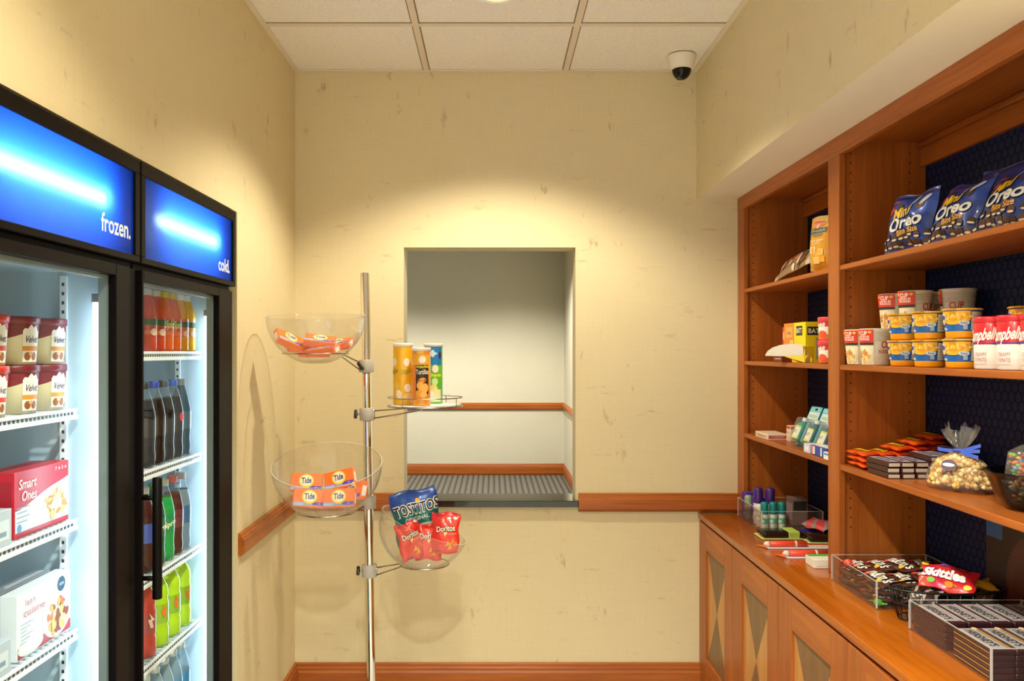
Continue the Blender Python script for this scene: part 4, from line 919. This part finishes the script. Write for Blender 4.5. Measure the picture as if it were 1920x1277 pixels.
# --- right bay, second shelf: noodle cups, macaroni cups, soups
def noodle(loc, label, rot):
    t = thing('noodle_cup', label, 'noodle cup', loc, (0, 0, rot), 'noodle cups on the second right shelf'); r0, r1, h = .036, .0465, .107
    b = MB(); W_ = ink('#e4ddcd', .5); b.lathe([(r0, 0), (r0 + .001, .003), (r1 - .001, h - .006), (r1 + .001, h - .004), (r1 + .001, h - .001), (r1 - .001, h), (.0001, h - .001)], W_, 36); b.disc(r0, 0, W_, 36, up=False)
    for k in range(5): z = h - .014 - k * .006; b.lathe([(r0 + (r1 - r0) * z / h + .0006, z), (r0 + (r1 - r0) * z / h + .0012, z + .0015), (r0 + (r1 - r0) * z / h + .0006, z + .003)], ink('#cfc6b0', .5), 36)
    f = cyl(r0, r1, h)
    b.rect(f, .034, .10, .02, .07, W_, .0002, 8, 2)
    b.text(f, 'CUP', .068, .060, .020, ink('#c2453a'), .0008, wid=.040, bold=.03); b.text(f, 'NOODLES', .066, .040, .010, ink('#c2453a'), .0008, wid=.05, bold=.02)
    b.rect(f, -.036, .026, .002, h - .004, ink('#f2e8c4'), .0022, 12, 3); b.rect(f, -.036, .026, h * .62, h - .003, ink('#e23c34'), .0030, 12, 2); b.rect(f, -.036, .026, h * .55, h * .62, ink('#3a3430'), .0030, 12, 1)
    b.text(f, 'CUP', -.004, h * .87, .012, ink('#fbeedd'), .0040, wid=.026, bold=.03); b.text(f, 'NOODLES', -.004, h * .74, .013, ink('#fbeedd'), .0040, wid=.038, bold=.02)
    for q in (-.024, .016): b.ell(f, q, h * .90, .005, .004, ink('#f4c23a'), .0036)
    rn = random.Random(3)
    b.ell(f, -.004, h * .26, .026, .026, ink('#f6efd4'), .0030)
    for k in range(22): a, q = rn.uniform(0, 6.28), sqrt(rn.random()) * .021; b.ell(f, -.004 + q * cos(a), h * .26 + q * sin(a), .006, .0045, ink(('#eab05a', '#f2c878', '#e2944a', '#f6dca0', '#d88440')[k % 5]), .0036 + k * .00004, 9, a, 1)
    b.build('cup', t)
RN = FACE_AISLE + .42
noodle((1.122, 2.566, S2), 'noodle cup on the shelf beside the partition, far left', RN)
noodle((1.122, 2.462, S2), 'noodle cup on the shelf, right beside the far left cup', RN)
US = ((1.218, 2.550, 'upper noodle cup with a red label, leftmost of the top row', RN + .15), (1.218, 2.425, 'upper noodle cup with a red label, second in the top row', RN + .1), (1.302, 2.485, 'upper noodle cup at the back showing a plain side', RN - .9), (1.296, 2.345, 'upper noodle cup at the back, rightmost of the top row', RN - .9))
for k, (x, y, lb, r_) in enumerate(US):
    noodle((x, y, S2), 'noodle cup in the hidden lower row, holding up the %s upper cup' % ('leftmost', 'second', 'third', 'rightmost')[k], r_); noodle((x, y, S2 + .1075), lb, r_)
def mac(loc, label):
    t = thing('macaroni_cup', label, 'macaroni cup', loc, (0, 0, FACE_AISLE + .52), 'macaroni cups on the second right shelf'); h = .066; r0, r1 = .0355, .0405
    b = MB(); Y_ = ink('#f2a414', .35); b.lathe([(r0 - .003, 0), (r0, .004), (r0 + .0006, .016), (r0 + .003, .048), (r1, h)], [Y_, Y_, ink('#1d62b8', .35), ink('#1d62b8', .35)], 36); b.disc(r0 - .003, 0, Y_, 36, up=False)
    f = cyl(r0, r1, h); PS = ink('#cfc8bc', .45)
    b.grid(lambda a, c: f(-.040 + a * .080, .042 + c * .022 - .010 * (1 - c) * sin(a * pi), .0010), 20, 3, ink('#f3b62a'))
    for k in range(18): b.ell(f, -.034 + .0042 * k, .050 + .006 * sin(k * 2.4), .0065, .0028, ink(('#f7c84a', '#e89a1e', '#f9d566')[k % 3]), .0018 + k * .00005, 10, k * 1.3, 1)
    b.ell(f, -.028, .046, .010, .014, ink('#d9d2ea'), .0024, 16); b.ell(f, -.028, .049, .008, .006, ink('#3a3f9a'), .0030, 14); b.ell(f, -.027, .040, .005, .004, ink('#f2d24a'), .0032, 12)
    b.text(f, 'Mac', -.022, .022, .007, ink('#d6e8fa'), .0016, wid=.014, bold=.02); b.ell(f, .026, .036, .012, .006, ink('#cdd8ea'), .0020, 16); b.rect(f, .024, .034, .020, .030, ink('#9ab4d8'), .0016, 3, 1); b.text(f, 'Easy', .026, .036, .006, ink('#2a4a8a'), .0026, wid=.014)
    b.grid(lambda a, c: f(.042 + a * .075, .018 + c * .044, .0010), 14, 1, PS)
    for k in range(5): b.rect(f, .046, .085, .024 + k * .007, .026 + k * .007, ink('#a8a29a'), .0016, 6, 1)
    b.build('cup', t)
    q = MB(); q.lathe([(r1 - .001, h), (r1 + .004, h + .0005), (r1 + .004, h + .0028), (r1 + .001, h + .0045), (.0001, h + .004)], ink('#f2b83a', .35), 36); q.box(-.012, .012, -.058, -.040, h + .002, h + .0035, ink('#f4b021', .35), .0008, 1); q.build('lid', t)
for lay in (0, 1):
    for k, y in enumerate((2.305, 2.172, 2.022)): mac((1.128, y, S2 + lay * .0725), 'blue and yellow macaroni cup, %s row, %s from the left' % (('lower', 'upper')[lay], ORD(k)))
mac((1.222, 1.915, S2), 'macaroni cup standing behind the red soup cups, lower one'); mac((1.222, 1.915, S2 + .0725), 'macaroni cup showing its rim above the red soup cups')
def soup(loc, label):
    t = thing('soup_cup', label, 'soup cup', loc, (0, 0, FACE_AISLE + .45), 'red and white soup cups'); h = .118; r = .0365
    b = MB(); Rd, Wh = ink('#d3202e', .3, 0, .3), ink('#f4f0ea', .35)
    b.lathe([(r - .004, 0), (r - .001, .003), (r, .055), (r, .056), (r, .104), (r - .002, .107)], [Wh, Wh, Wh, Rd, Rd], 36); b.disc(r - .004, 0, Wh, 36, up=False); f = cyl(r)
    b.grid(lambda a, c: f(-.06 + a * .12, .050 + .008 * sin(a * pi) + c * .006, .0008), 24, 1, ink('#27449a'))
    b.grid(lambda a, c: f(-.06 + a * .12, .056 + .008 * sin(a * pi) * (1 - c) + c * .004, .0009), 24, 1, Rd)
    b.text(f, "Campbell's", .0, .078, .026, ink('#fdf4ee'), .0016, wid=.078, rot=.10, shear=.35, bold=.03)
    b.text(f, 'soup on the go', -.002, .053, .004, ink('#e4eaf8'), .0018, wid=.03); b.text(f, 'CREAMY', -.004, .034, .009, ink('#c2707a'), .0010, wid=.03); b.text(f, 'TOMATO', -.004, .022, .009, ink('#c2707a'), .0010, wid=.03)
    b.rect(f, -.02, .012, .012, .0135, ink('#c9b8b4'), .0008, 4, 1); b.build('cup', t)
    q = MB(); q.lathe([(r - .002, .105), (r + .001, .106), (r + .001, .116), (r - .001, .119), (.0001, .119)], ink('#dc2c3a', .3), 36); q.build('lid', t)
for k, y in enumerate((1.905, 1.818, 1.735)): soup((1.130, y, S2), 'red and white soup cup, %s in the row at the photo edge' % ORD(k))
# --- right bay, third shelf
def pack_orange(loc, label, rz=0, rx=0):
    def d_(m, f): ctext(m, f, "Reese's", 0, .024, .018, ink('#f5c81e'), .085, .0022, .04, .12, .03, ink('#7a3a14'), .075)
    return bag('candy_pack', label, 'candy pack', .128, .050, .016, loc, (-pi / 2 + .10 + rx, 0, FACE_AISLE + rz), lambda u, v: foil('#f2601c') if abs(u) < .86 else foil('#d8401a'), d_, 'orange candy packs on the third right shelf', 41, seal=.03, wr=.5)
LYING = 'orange peanut butter candy pack lying under the top ones of its stack'
for k in range(5):
    n = (3, 3, 4, 5, 6)[k]
    for j in range(n):
        tp = j == n - 1
        pack_orange((1.092 + .050 * k, 2.535 + .002 * ((j * 7 + k) % 3), S3 + .009 + j * .0165), ('orange peanut butter candy pack on top of its stack, %s from the shelf front' % ORD(k)) if tp else LYING, .03 * ((j + k) % 3 - 1))
def bar(loc, label, rz=0, group='chocolate bars beside the orange packs'):
    def d_(b, w, d, h):
        T_ = top(h); b.rect(T_, -w / 2 + .004, w / 2 - .004, -d / 2 + .003, d / 2 - .003, ink('#c9ccd6', .3), .0005); b.rect(T_, -w / 2 + .004, w / 2 - .004, -d / 2 + .003, -d / 2 + .006, ink('#b0404a'), .0008)
        b.text(T_, 'Krackel', 0, .002, .016, ink('#3a4a8c'), .0010, wid=.085, bold=.03)
        q = right(w); b.rect(q, -d / 2 + .003, d / 2 - .003, .002, h - .003, ink('#cdbcae'), .0005)
        b.rect(left(w), -d / 2 + .003, d / 2 - .003, .002, h - .003, ink('#cdbcae'), .0005)
    return brick('chocolate_bar', label, 'chocolate bar', .130, .037, .0145, loc, FACE_AISLE + rz, '#3c1a14', d_, group, bev=.002)
for k in range(6):
    n = (3, 3, 3, 4, 4, 5)[k]
    for j in range(n):
        bar((1.104 + .0395 * k, 2.378 + .003 * ((j * 5 + k * 3) % 3), S3 + j * .0155), ('brown chocolate bar with a blue name on top, %s from the shelf front' % ORD(k)) if j == n - 1 else 'brown chocolate bar under the top one of its stack', .02 * ((j + k) % 3 - 1))
# popcorn bag
t = thing('popcorn_bag', 'clear bag of caramel popcorn tied with a blue ribbon', 'popcorn bag', (1.180, 2.125, S3 + .001), (0, 0, FACE_AISLE + .5))
rn = random.Random(9); b = MB()
KC = [ink(c, .5) for c in ('#e9c46a', '#f0d488', '#d9a548', '#f4e0a4', '#c98f3c')]
ico = bmesh.new(); bmesh.ops.create_icosphere(ico, subdivisions=1, radius=1); IV = [v.co.copy() for v in ico.verts]; ico.verts.index_update(); IF_ = [[v.index for v in f.verts] for f in ico.faces]; ico.free()
def prof(z): return (.076 * (1 - (z / .088) ** 2.2) ** .5 + .014) if z < .087 else .014
for k in range(620):
    z = rn.uniform(.013, .084); a = rn.uniform(0, 6.28); q = sqrt(rn.uniform(.35, 1)) * (prof(z) - .010); s_ = rn.uniform(.0055, .0088)
    c = Vector((q * cos(a), q * sin(a) * .62, z)); b.add([c + v * s_ * rn.uniform(.7, 1.25) for v in IV], IF_, KC[k % 5], True)
b.build('popcorn', t, kind='stuff')
b = MB(); n = 40
b.lathe([(.070, .001), (.082, .004), (.086, .02), (.078, .05), (.055, .078), (.022, .092), (.010, .098), (.011, .104), (.022, .116), (.034, .135), (.042, .155)], FILM, n)
b.V = [Vector((v.x * (1 + (.22 if v.z > .105 else .04) * sin(8 * math.atan2(v.y, v.x))), v.y * .62 * (1 + .10 * sin(7 * math.atan2(v.y, v.x) + 1)), v.z + ((.012 * sin(5 * math.atan2(v.y, v.x)) + .006 * sin(11 * math.atan2(v.y, v.x) + 2)) * max(0, (v.z - .104) / .05)))) for v in b.V]
b.build('film', t)
b = MB(); b.tube([(.0135 * cos(a), .0105 * sin(a), .100) for a in [k * pi / 8 for k in range(16)]], .0035, ink('#3f5fd0', .35), 8, True)
for dx, dz, s_ in ((.050, .006, 1), (.046, -.010, 1), (-.040, .002, -1), (.052, .020, 1)): b.grid(lambda a, c, dx=dx, dz=dz: Vector((.010 * (1 if dx > 0 else -1) + dx * a, -.014 - .006 * sin(a * 3), .098 + dz * a + (c - .5) * .009)), 8, 1, ink('#4a6ae0', .35))
b.build('ribbon', t)
b = MB(); f = lambda u, v, l: Vector((u, -(.0535 - .25 * (v - .05)) - l - .3 * 0 - .002 + 3.2 * u * u, v)); b.ell(f, .004, .066, .020, .014, ink('#6a5a6a', .4), .002); b.ell(f, .004, .067, .016, .0045, ink('#efe6ee', .3), .003); b.build('sticker', t)
# glass candy dish with a bag of coloured candies
t = thing('glass_dish', 'dark smoked glass dish at the right end of the third shelf', 'dish', (1.205, 1.862, S3), (0, 0, 0))
b = MB(); b.lathe([(.0001, .001), (.060, .001), (.064, .004), (.082, .035), (.094, .070), (.104, .080), (.107, .082), (.104, .085), (.092, .075), (.079, .036), (.060, .007), (.0001, .006)], SMOKE, 40)
b.V = [Vector((v.x * (1 + .035 * sin(10 * math.atan2(v.y, v.x)) * min(1, v.z / .05)), v.y * (1 + .035 * sin(10 * math.atan2(v.y, v.x)) * min(1, v.z / .05)), v.z)) for v in b.V]
b.build('dish_body', t)
t = thing('candy_bag', 'clear bag of multicoloured candies sitting in the glass dish', 'candy bag', (1.205, 1.862, S3 + .0075), (0, 0, FACE_AISLE + .5), None)
b = MB(); CC = [ink(c, .3, 0, .3) for c in ('#e2481f', '#f2b31c', '#2f9ad0', '#6ab82c', '#e8772a', '#8a4a26', '#f4dcb0')]
for k in range(300):
    z = rn.uniform(.008, .115); a = rn.uniform(0, 6.28); R_ = .052 + .012 * sin(z * 20); q = sqrt(rn.uniform(.25, 1)) * (R_ - .008)
    c = Vector((q * cos(a), q * sin(a) * .85, z)); b.add([c + Vector((v.x * .0066, v.y * .0066, v.z * .0050)) for v in IV], IF_, CC[k % 7], True)
b.build('candies', t, kind='stuff')
b = MB(); b.lathe([(.0001, .001), (.048, .002), (.056, .02), (.062, .07), (.056, .118), (.034, .132), (.018, .138)], FILM, 32); b.build('film', t)
# --- on the worktop, left bay
def tray_bin(name, label, x0, x1, y0, y1, h, cat='bin', z=S0):
    t = thing(name, label, cat, ((x0 + x1) / 2, (y0 + y1) / 2, z), group='clear acrylic bins on the worktop'); og = t.location; T_ = .003
    b = MB(); b.box(x0, x1, y0, y1, z, z + T_, BINM)
    for q in ((x0, x0 + T_, y0, y1), (x1 - T_, x1, y0, y1), (x0 + T_, x1 - T_, y0, y0 + T_), (x0 + T_, x1 - T_, y1 - T_, y1)): b.box(q[0], q[1], q[2], q[3], z + T_, z + h, BINM)
    b.build('tray_body', t, origin=og)
    e = MB()
    for q in ((x0, x0 + T_, y0, y1), (x1 - T_, x1, y0, y1), (x0 + T_, x1 - T_, y0, y0 + T_), (x0 + T_, x1 - T_, y1 - T_, y1)): e.box(q[0], q[1], q[2], q[3], z + h, z + h + .0012, BINE)
    e.build('rim', t, origin=og)
    for x, y in ((x0, y0), (x1 - .0035, y0), (x0, y1 - .0035), (x1 - .0035, y1 - .0035)): MB().box(x - .0003, x + .0038, y - .0003, y + .0038, z + T_, z + h, BINE).build('corner', t, origin=og)
    return t
tray_bin('acrylic_bin', 'clear acrylic bin of toiletries in the far left corner of the worktop', 1.048, 1.290, 3.285, 3.606, .080)
Z3 = S0 + .0035
def d_pur(b, w, d, h):
    f = front(d); b.ell(f, .012, .018, .012, .008, ink('#a8b42c'), .0006); b.rect(f, -.02, .02, .06, .075, ink('#5a3ab0'), .0006); b.rect(top(h), -w / 2 + .002, w / 2 - .002, -d / 2 + .002, d / 2 - .002, ink('#5a32c0'), .0005)
for k, (x, y) in enumerate(((1.085, 3.568), (1.098, 3.490))): brick('toiletry_box', ('purple toiletry box in the corner bin, nearest the back wall', 'purple toiletry box in the corner bin, beside the grey-green bottle')[k], 'box', .055, .045, .105 if not k else .10, (x, y, Z3), FACE_AISLE, '#4a2a94', d_pur, 'purple boxes in the corner bin')
def spray(loc, label, r, h, capc, body, band, capf, group, name='spray_can'):
    t = thing(name, label, 'toiletry can', loc, (0, 0, FACE_AISLE + .55), group); hc = h * capf
    b = MB(); b.lathe([(r - .001, 0), (r, .002), (r, hc * .34), (r, hc * .70), (r, hc - .004), (r - .003, hc)], [ink(body, .3)] * 2 + [ink(band, .3)] + [ink(body, .3)] * 2, 26); b.disc(r - .001, 0, GREY, 26, up=False)
    if band != body: b.ell(cyl(r), 0, hc * .5, r * .7, hc * .12, ink('#e6f2ea'), .0006)
    b.build('can_body', t)
    q = MB(); q.lathe([(r + .0006, hc - .003), (r + .0006, h - .012), (r - .001, h - .004), (r - .005, h), (.0001, h)], ink(capc, .3), 26); q.build('cap', t)
spray((1.080, 3.428, Z3), 'white can with a tall purple cap, left of two', .0185, .148, '#432277', '#d8d4da', '#c2bcc8', .60, 'purple capped cans in the corner bin')
spray((1.124, 3.415, Z3), 'white can with a tall purple cap, right of two', .0185, .148, '#432277', '#ece8e6', '#d4ccd8', .60, 'purple capped cans in the corner bin')
spray((1.071, 3.526, Z3), 'small grey-green rounded bottle between the purple boxes', .016, .100, '#8fa680', '#5a6a68', '#5a6a68', .55, None, 'toiletry_bottle')
for k, x in enumerate((1.076, 1.110, 1.144)): spray((x, 3.335, Z3), 'small white and green can with a teal cap, %s of three' % ('left', 'middle', 'right')[k], .0150, .106, '#0e7f80', '#e4ece0', '#5cc8a4', .58, 'teal capped cans in the corner bin')
spray((1.070, 3.374, Z3), 'plain white can just behind the left teal cap', .0150, .090, '#d9d4c6', '#ddd8c8', '#b9c4a8', .75, None)
def d_gp(b, w, d, h):
    f = right(w); b.rect(f, -d / 2 + .004, d / 2 - .004, h * .55, h - .01, ink('#2c2424'), .0005); b.rect(front(d), -w / 2 + .004, w / 2 - .004, h * .2, h * .8, ink('#a08a8a'), .0005)
brick('toiletry_box', 'greyish pink box at the back of the corner bin', 'box', .075, .06, .108, (1.238, 3.43, Z3), FACE_AISLE, '#7d6664', d_gp)
rp = ((1.205, 3.19, .016, .35, '#c8444a', 'red and grey carded pack at the back of the worktop'), (1.262, 3.10, .018, .1, '#4a4440', 'dark grey carded pack near the blue back panel'), (1.255, 2.985, .018, -.2, '#3c3836', 'dark pack lying behind the green edged cards'))
for k, (x, y, th, rz, c, lb) in enumerate(rp): bag('carded_pack', lb, 'toiletry pack', .13, .075, .03, (x, y, S0 + .036), (-pi / 2 + .30, 0, FACE_AISLE + rz), lambda u, v, c=c: foil(c) if sin(u * 7 + v * 5) < .6 else foil('#8a8684'), None, None, 50 + k, wr=.8)
b = MB(); b.grid(lambda a, c: Vector((.05 * (a - .5) * 2, .028 * (c - .5) * 2, .020 + .012 * sin(a * pi) * sin(c * pi))), 10, 6, foil('#1a2c96')); b.box(-.050, .050, -.028, .028, .001, .020, foil('#16267e'), .004, 2)
b.build('blue_pouch', None, (1.236, 3.228, S0), (0, 0, -.1), 'dark blue pouch lying behind the black blister packs', 'pouch')
def lime(loc, rz, label, w_=.165, d_=.105):
    """a lime-edged card with a black blister and a lime paper band"""
    t = thing('blister_pack', label, 'blister pack', loc, (0, 0, rz), 'black blister packs with lime edges')
    b = MB(); b.box(-w_ / 2, w_ / 2, -d_ / 2, d_ / 2, 0, .003, ink('#d6e08a', .4), .001, 1); b.build('card', t)
    q = MB(); q.box(-w_ / 2 + .006, w_ / 2 - .008, -d_ / 2 + .006, d_ / 2 - .008, .0031, .026, gloss('#2a1712'), .010, 3); q.build('blister', t)
    q = MB(); q.box(.018, .058, -d_ / 2 + .004, d_ / 2 - .02, .020, .0285, ink('#b8d85a', .4), .001, 1); q.box(.018, .058, -d_ / 2 + .003, -d_ / 2 + .0058, .004, .0284, ink('#c4e06a', .4))
    for k in range(6): q.box(.022 + k * .006, .024 + k * .006, -d_ / 2 + .0024, -d_ / 2 + .003, .008, .024, ink('#8aa83a'))
    q.build('paper_band', t)
lime((1.092, 3.205, S0 + .0005), .0, 'black blister pack with lime card edge, left one below the teal cans')
lime((1.243, 3.135, S0 + .0005), -.05, 'black blister pack with lime card edge, right one by the stile')
def glow(loc, rz, label):
    t = thing('glow_stick_pack', label, 'carded pack', loc, (0, 0, rz), 'orange carded tubes on the worktop'); L_ = .27
    b = MB(); b.box(-L_ / 2 + .02, L_ / 2, -.030, .030, 0, .002, ink('#e8e4ea', .4)); b.add([(-L_ / 2 + .02, -.030, .0012), (-L_ / 2 + .02, .030, .0012), (-L_ / 2 - .012, .030, .0012)], [(0, 2, 1)], ink('#f0682a', .4))
    f = lambda u, v, l: Vector((u, v, .002 + l)); b.rect(f, -L_ / 2 + .02, L_ / 2 - .004, .006, .029, ink('#f0642c'), .0004); b.ell(f, .08, -.006, .05, .022, ink('#dfe6de'), .0008); b.text(f, 'Colgate', .078, -.004, .016, ink('#d87a5a'), .0012, wid=.06, rot=.03); b.build('card', t)
    q = MB(); q.tube([(-L_ / 2 + .032, -.006, .0125), (-L_ / 2 + .036, -.006, .0125), (.03, -.006, .0125)], [.006, .0105, .0105], ink('#ef4f38', .3), 14); q.tube([(-.012, -.006, .0125), (-.005, -.006, .0125)], .0113, ink('#f4d8b8', .3), 14); q.build('tube', t)
    q = MB(); q.tube([(-L_ / 2 + .012, -.006, .0115), (-L_ / 2 + .020, -.006, .0125), (-L_ / 2 + .031, -.006, .0125)], [.004, .009, .010], ink('#e9d9cc', .3), 14); q.build('cap', t)
glow((1.098, 3.035, S0 + .0005), .0, 'orange carded tube with a pale cap, farther of two')
glow((1.118, 2.895, S0 + .0005), .0, 'orange carded tube with a pale cap, nearer of two')
def d_wb(b, w, d, h): b.rect(top(h), -w / 2 + .001, w / 2 - .001, d / 2 - .026, d / 2 - .001, ink('#3cc04a'), .0005); b.rect(front(d), -w / 2 + .01, w / 2 - .01, .006, .008, ink('#c8c2b2'), .0005)
brick('carton', 'small white box with a green top edge beside the stile on the worktop', 'box', .11, .075, .028, (1.098, 2.772, S0 + .0003), 0.0, '#efe9da', d_wb)
# --- on the worktop, right bay: candy bins
BX0 = 1.048
tray_bin('acrylic_bin', 'clear acrylic bin full of brown candy packs, right of the stile', BX0, 1.342, 2.300, 2.606, .076)
def mm(loc, rot, label, seed):
    def d_(m, f):
        for q, c in ((.0, '#f2ece4'),): ctext(m, f, "m&m's", .004, .030, .036, ink('#f4efe6'), .106, .0024, .03, .12, .022, ink('#2a120c'), .06)
        m.ell(f, -.044, .012, .010, .009, ink('#d8302c'), .0022); m.ell(f, .030, .012, .009, .008, ink('#e8b02c'), .0022); m.ell(f, -.020, .050, .007, .006, ink('#efe6d6'), .0020)
    return bag('candy_pack', label, 'candy pack', .128, .062, .020, loc, rot, lambda u, v: foil('#4a2418') if abs(u) < .88 else foil('#6a3a2a'), d_, 'brown candy packs in the clear bin', seed, seal=.03, wr=.7)
UM = 'brown candy pack buried under the top layer in the clear bin'
for lay in range(3):
    for i in range(4):
        for j in range(2):
            x, y = 1.058 + .066 * i + .004 * lay, 2.378 + .150 * j
            lb = UM if lay < 2 else 'brown candy pack on top in the bin, %s from the aisle, %s half' % (ORD(i), ('near', 'far')[j])
            mm((x, y, S0 + .016 + lay * .0208), (-pi / 2 + .06 * rn.uniform(-1, 1) + (.08 if lay == 2 else 0), .05 * rn.uniform(-1, 1), FACE_AISLE + (.15 if lay == 2 else .06) * rn.uniform(-1, 1)), lb, 60 + lay * 8 + i * 2 + j)
for k, (x, y, c, r, lb) in enumerate(((1.075, 2.322, '#5fc42c', .013, 'bright green wrapped candy in the near corner of the clear bin'), (1.068, 2.50, '#e0503c', .014, 'red wrapped candy behind the front wall of the clear bin'))):
    b = MB(); b.lathe([(.0001, -r * .8), (r * .7, -r * .6), (r, 0), (r * .7, r * .6), (.0001, r * .8)], foil(c), 16)
    for s_ in (-1, 1): b.grid(lambda a, q, s_=s_: Vector(((q - .5) * .018 * (a + .2), s_ * (r * .9 + a * .012), .002 * sin(q * 14))), 3, 6, foil(c))
    b.build('wrapped_candy', None, (x - .012, y, S0 + .003 + r * .8) if k == 0 else (x - .012, y, S0 + .078), (0, 0, .3), lb, 'candy')
t = thing('wire_basket', 'black oval wire basket between the two clear bins', 'basket', (1.198, 2.219, S0), (0, 0, 0)); b = MB(); BW_ = ink('#0e0b0b', .35)
ov = lambda r_, z, n=40: [(.150 * r_ * cos(2 * pi * k / n), .066 * r_ * sin(2 * pi * k / n), z) for k in range(n)]
b.tube(ov(1, .084), .0028, BW_, 8, True); b.build('rim', t)
b = MB(); b.tube(ov(.93, .045), .0014, BW_, 6, True).tube(ov(.85, .004), .0018, BW_, 6, True)
for k in range(28): a = 2 * pi * k / 28; b.tube([(.150 * cos(a), .066 * sin(a), .084), (.1275 * cos(a), .056 * sin(a), .004)], .0011, BW_, 6)
for k in range(9): y = -.045 + k * .011; q = .1275 * sqrt(max(0, 1 - (y / .056) ** 2)); b.tube([(-q, y, .004), (q, y, .004)], .0010, BW_, 6)
b.build('wire_cage', t)
def skit(u, v): s_ = sin(u * 6 + v * 4); return foil('#e02630') if u > .25 or v > .85 else foil('#d83a2c') if s_ > 0 else foil('#c8244a')
def d_sk(m, f):
    ctext(m, f, 'Skittles', -.010, .046, .030, ink('#fbf6f0'), .108, .0026, .0, .1, .05, ink('#b01c2c'), .09)
    for k, c in enumerate(('#f2c21c', '#6ab82c', '#7a3a9a', '#f08a24', '#e8302c', '#f4d84a')): m.ell(f, -.06 + .022 * k, .082 - .064 * (k % 2), .010, .008, ink(c), .0020)
GB = 'candy bags in the wire basket'
bag('candy_pack', 'red fruit candy bag lying across the black wire basket', 'candy pack', .135, .088, .026, (1.185, 2.205, S0 + .078), (-1.0, .10, FACE_AISLE + .95), skit, d_sk, GB, 91)
bag('candy_pack', 'yellow candy pack sticking out of the wire basket towards the back', 'candy pack', .125, .045, .018, (1.265, 2.20, S0 + .085), (-1.2, .08, .1), lambda u, v: foil('#e0a818'), None, GB, 92)
bag('candy_pack', 'black candy pack in the wire basket, aisle end', 'candy pack', .080, .060, .022, (1.115, 2.205, S0 + .040), (-.9, 0, FACE_AISLE + .6), lambda u, v: foil('#2a1a18') if sin(u * 8) < .5 else foil('#a89a94'), None, GB, 93)
bag('candy_pack', 'dark candy pack in the wire basket, back end', 'candy pack', .090, .070, .022, (1.275, 2.225, S0 + .030), (-.7, 0, FACE_AISLE - .3), lambda u, v: foil('#33201a'), None, GB, 94)
tray_bin('acrylic_bin', 'clear acrylic bin packed with chocolate bars at the right photo edge', 1.057, 1.345, 1.785, 2.139, .074)
def hb(loc, label, gold, rz):
    def d_(b, w, d, h):
        T_ = top(h); b.rect(T_, -w / 2 + .010, w / 2 - .010, -d / 2 + .005, d / 2 - .010, ink('#a9a4a2', .3), .0005); b.text(T_, "HERSHEY'S", .0, -.003, .020, ink('#4a4242'), .0010, wid=.105, bold=.03)
        b.rect(T_, -w / 2 + .006, w / 2 - .006, d / 2 - .008, d / 2 - .004, ink('#d8a440' if gold else '#d9d0d4', .3), .0006)
        if gold: b.ell(T_, -w / 2 + .012, d / 2 - .010, .008, .006, ink('#f0cf8a'), .0010)
        f = front(d); b.rect(f, -w / 2 + .006, w / 2 - .006, .003, .0055, ink('#d8a440' if gold else '#6a4248', .3), .0005)
    return brick('chocolate_bar', label, 'chocolate bar', .150, .053, .0125, loc, FACE_AISLE + rz, '#3a1a20', d_, 'chocolate bars in the clear bin', bev=.0025)
for half in (0, 1):
    for i in range(5):
        for lay in range(5):
            lb = 'maroon chocolate bar with a silver name on top of the clear bin, %s from aisle, %s half' % (ORD(i), ('far', 'near gold edged')[half]) if lay == 4 else ('plain chocolate bar buried in the far half of the bin', 'gold edged chocolate bar buried in the near half of the bin')[half]
            lb = lb.replace(' with a silver name', '')
            hb((1.0905 + .0545 * i, (2.055 if half == 0 else 1.872) + .0, S0 + .0034 + lay * .0130), lb, half == 1, .008 * ((i + lay) % 3 - 1))
# printed display card with a big chocolate cup at the back
t = MB(); y0, y1, z0, z1 = 1.72, 2.298, S0 + .0005, 1.060
t.box(1.347, 1.3505, y0, y1, z0, z1, ink('#27140f', .35)); f = lambda u, v, l: Vector((1.347 - l, -u, v))
t.rect(f, -y1 + .002, -y1 + .075, 1.000, z1 - .002, ink('#2f5f96'), .0004)
cu, cv, R_ = -2.085, .905, .165
P = []
for k in range(120):
    a = 2 * pi * k / 120; r_ = R_ * (1 + (.035 if k % 2 else -.01)); P.append((max(-y1 + .002, min(-y0 - .002, cu + r_ * cos(a))), max(z0 + .002, min(z1 - .003, cv + r_ * sin(a)))))
t.poly(f, P, ink('#22100d', .35), .0008)
P2_ = [(max(-y1 + .002, min(-y0 - .002, cu + .022 + (u - cu) * .86)), max(z0 + .002, min(z1 - .012, cv - .010 + (v - cv) * .90))) for u, v in P]
t.poly(f, P2_, ink('#55291f', .35), .0014); t.ell(f, cu + .022, cv - .02, .115, .115, ink('#4a221a', .35), .0020, 36)
t.build('display_card', origin=(1.3487, (y0 + y1) / 2, z0), label='printed display card with a large chocolate cup behind the bins', cat='display card')
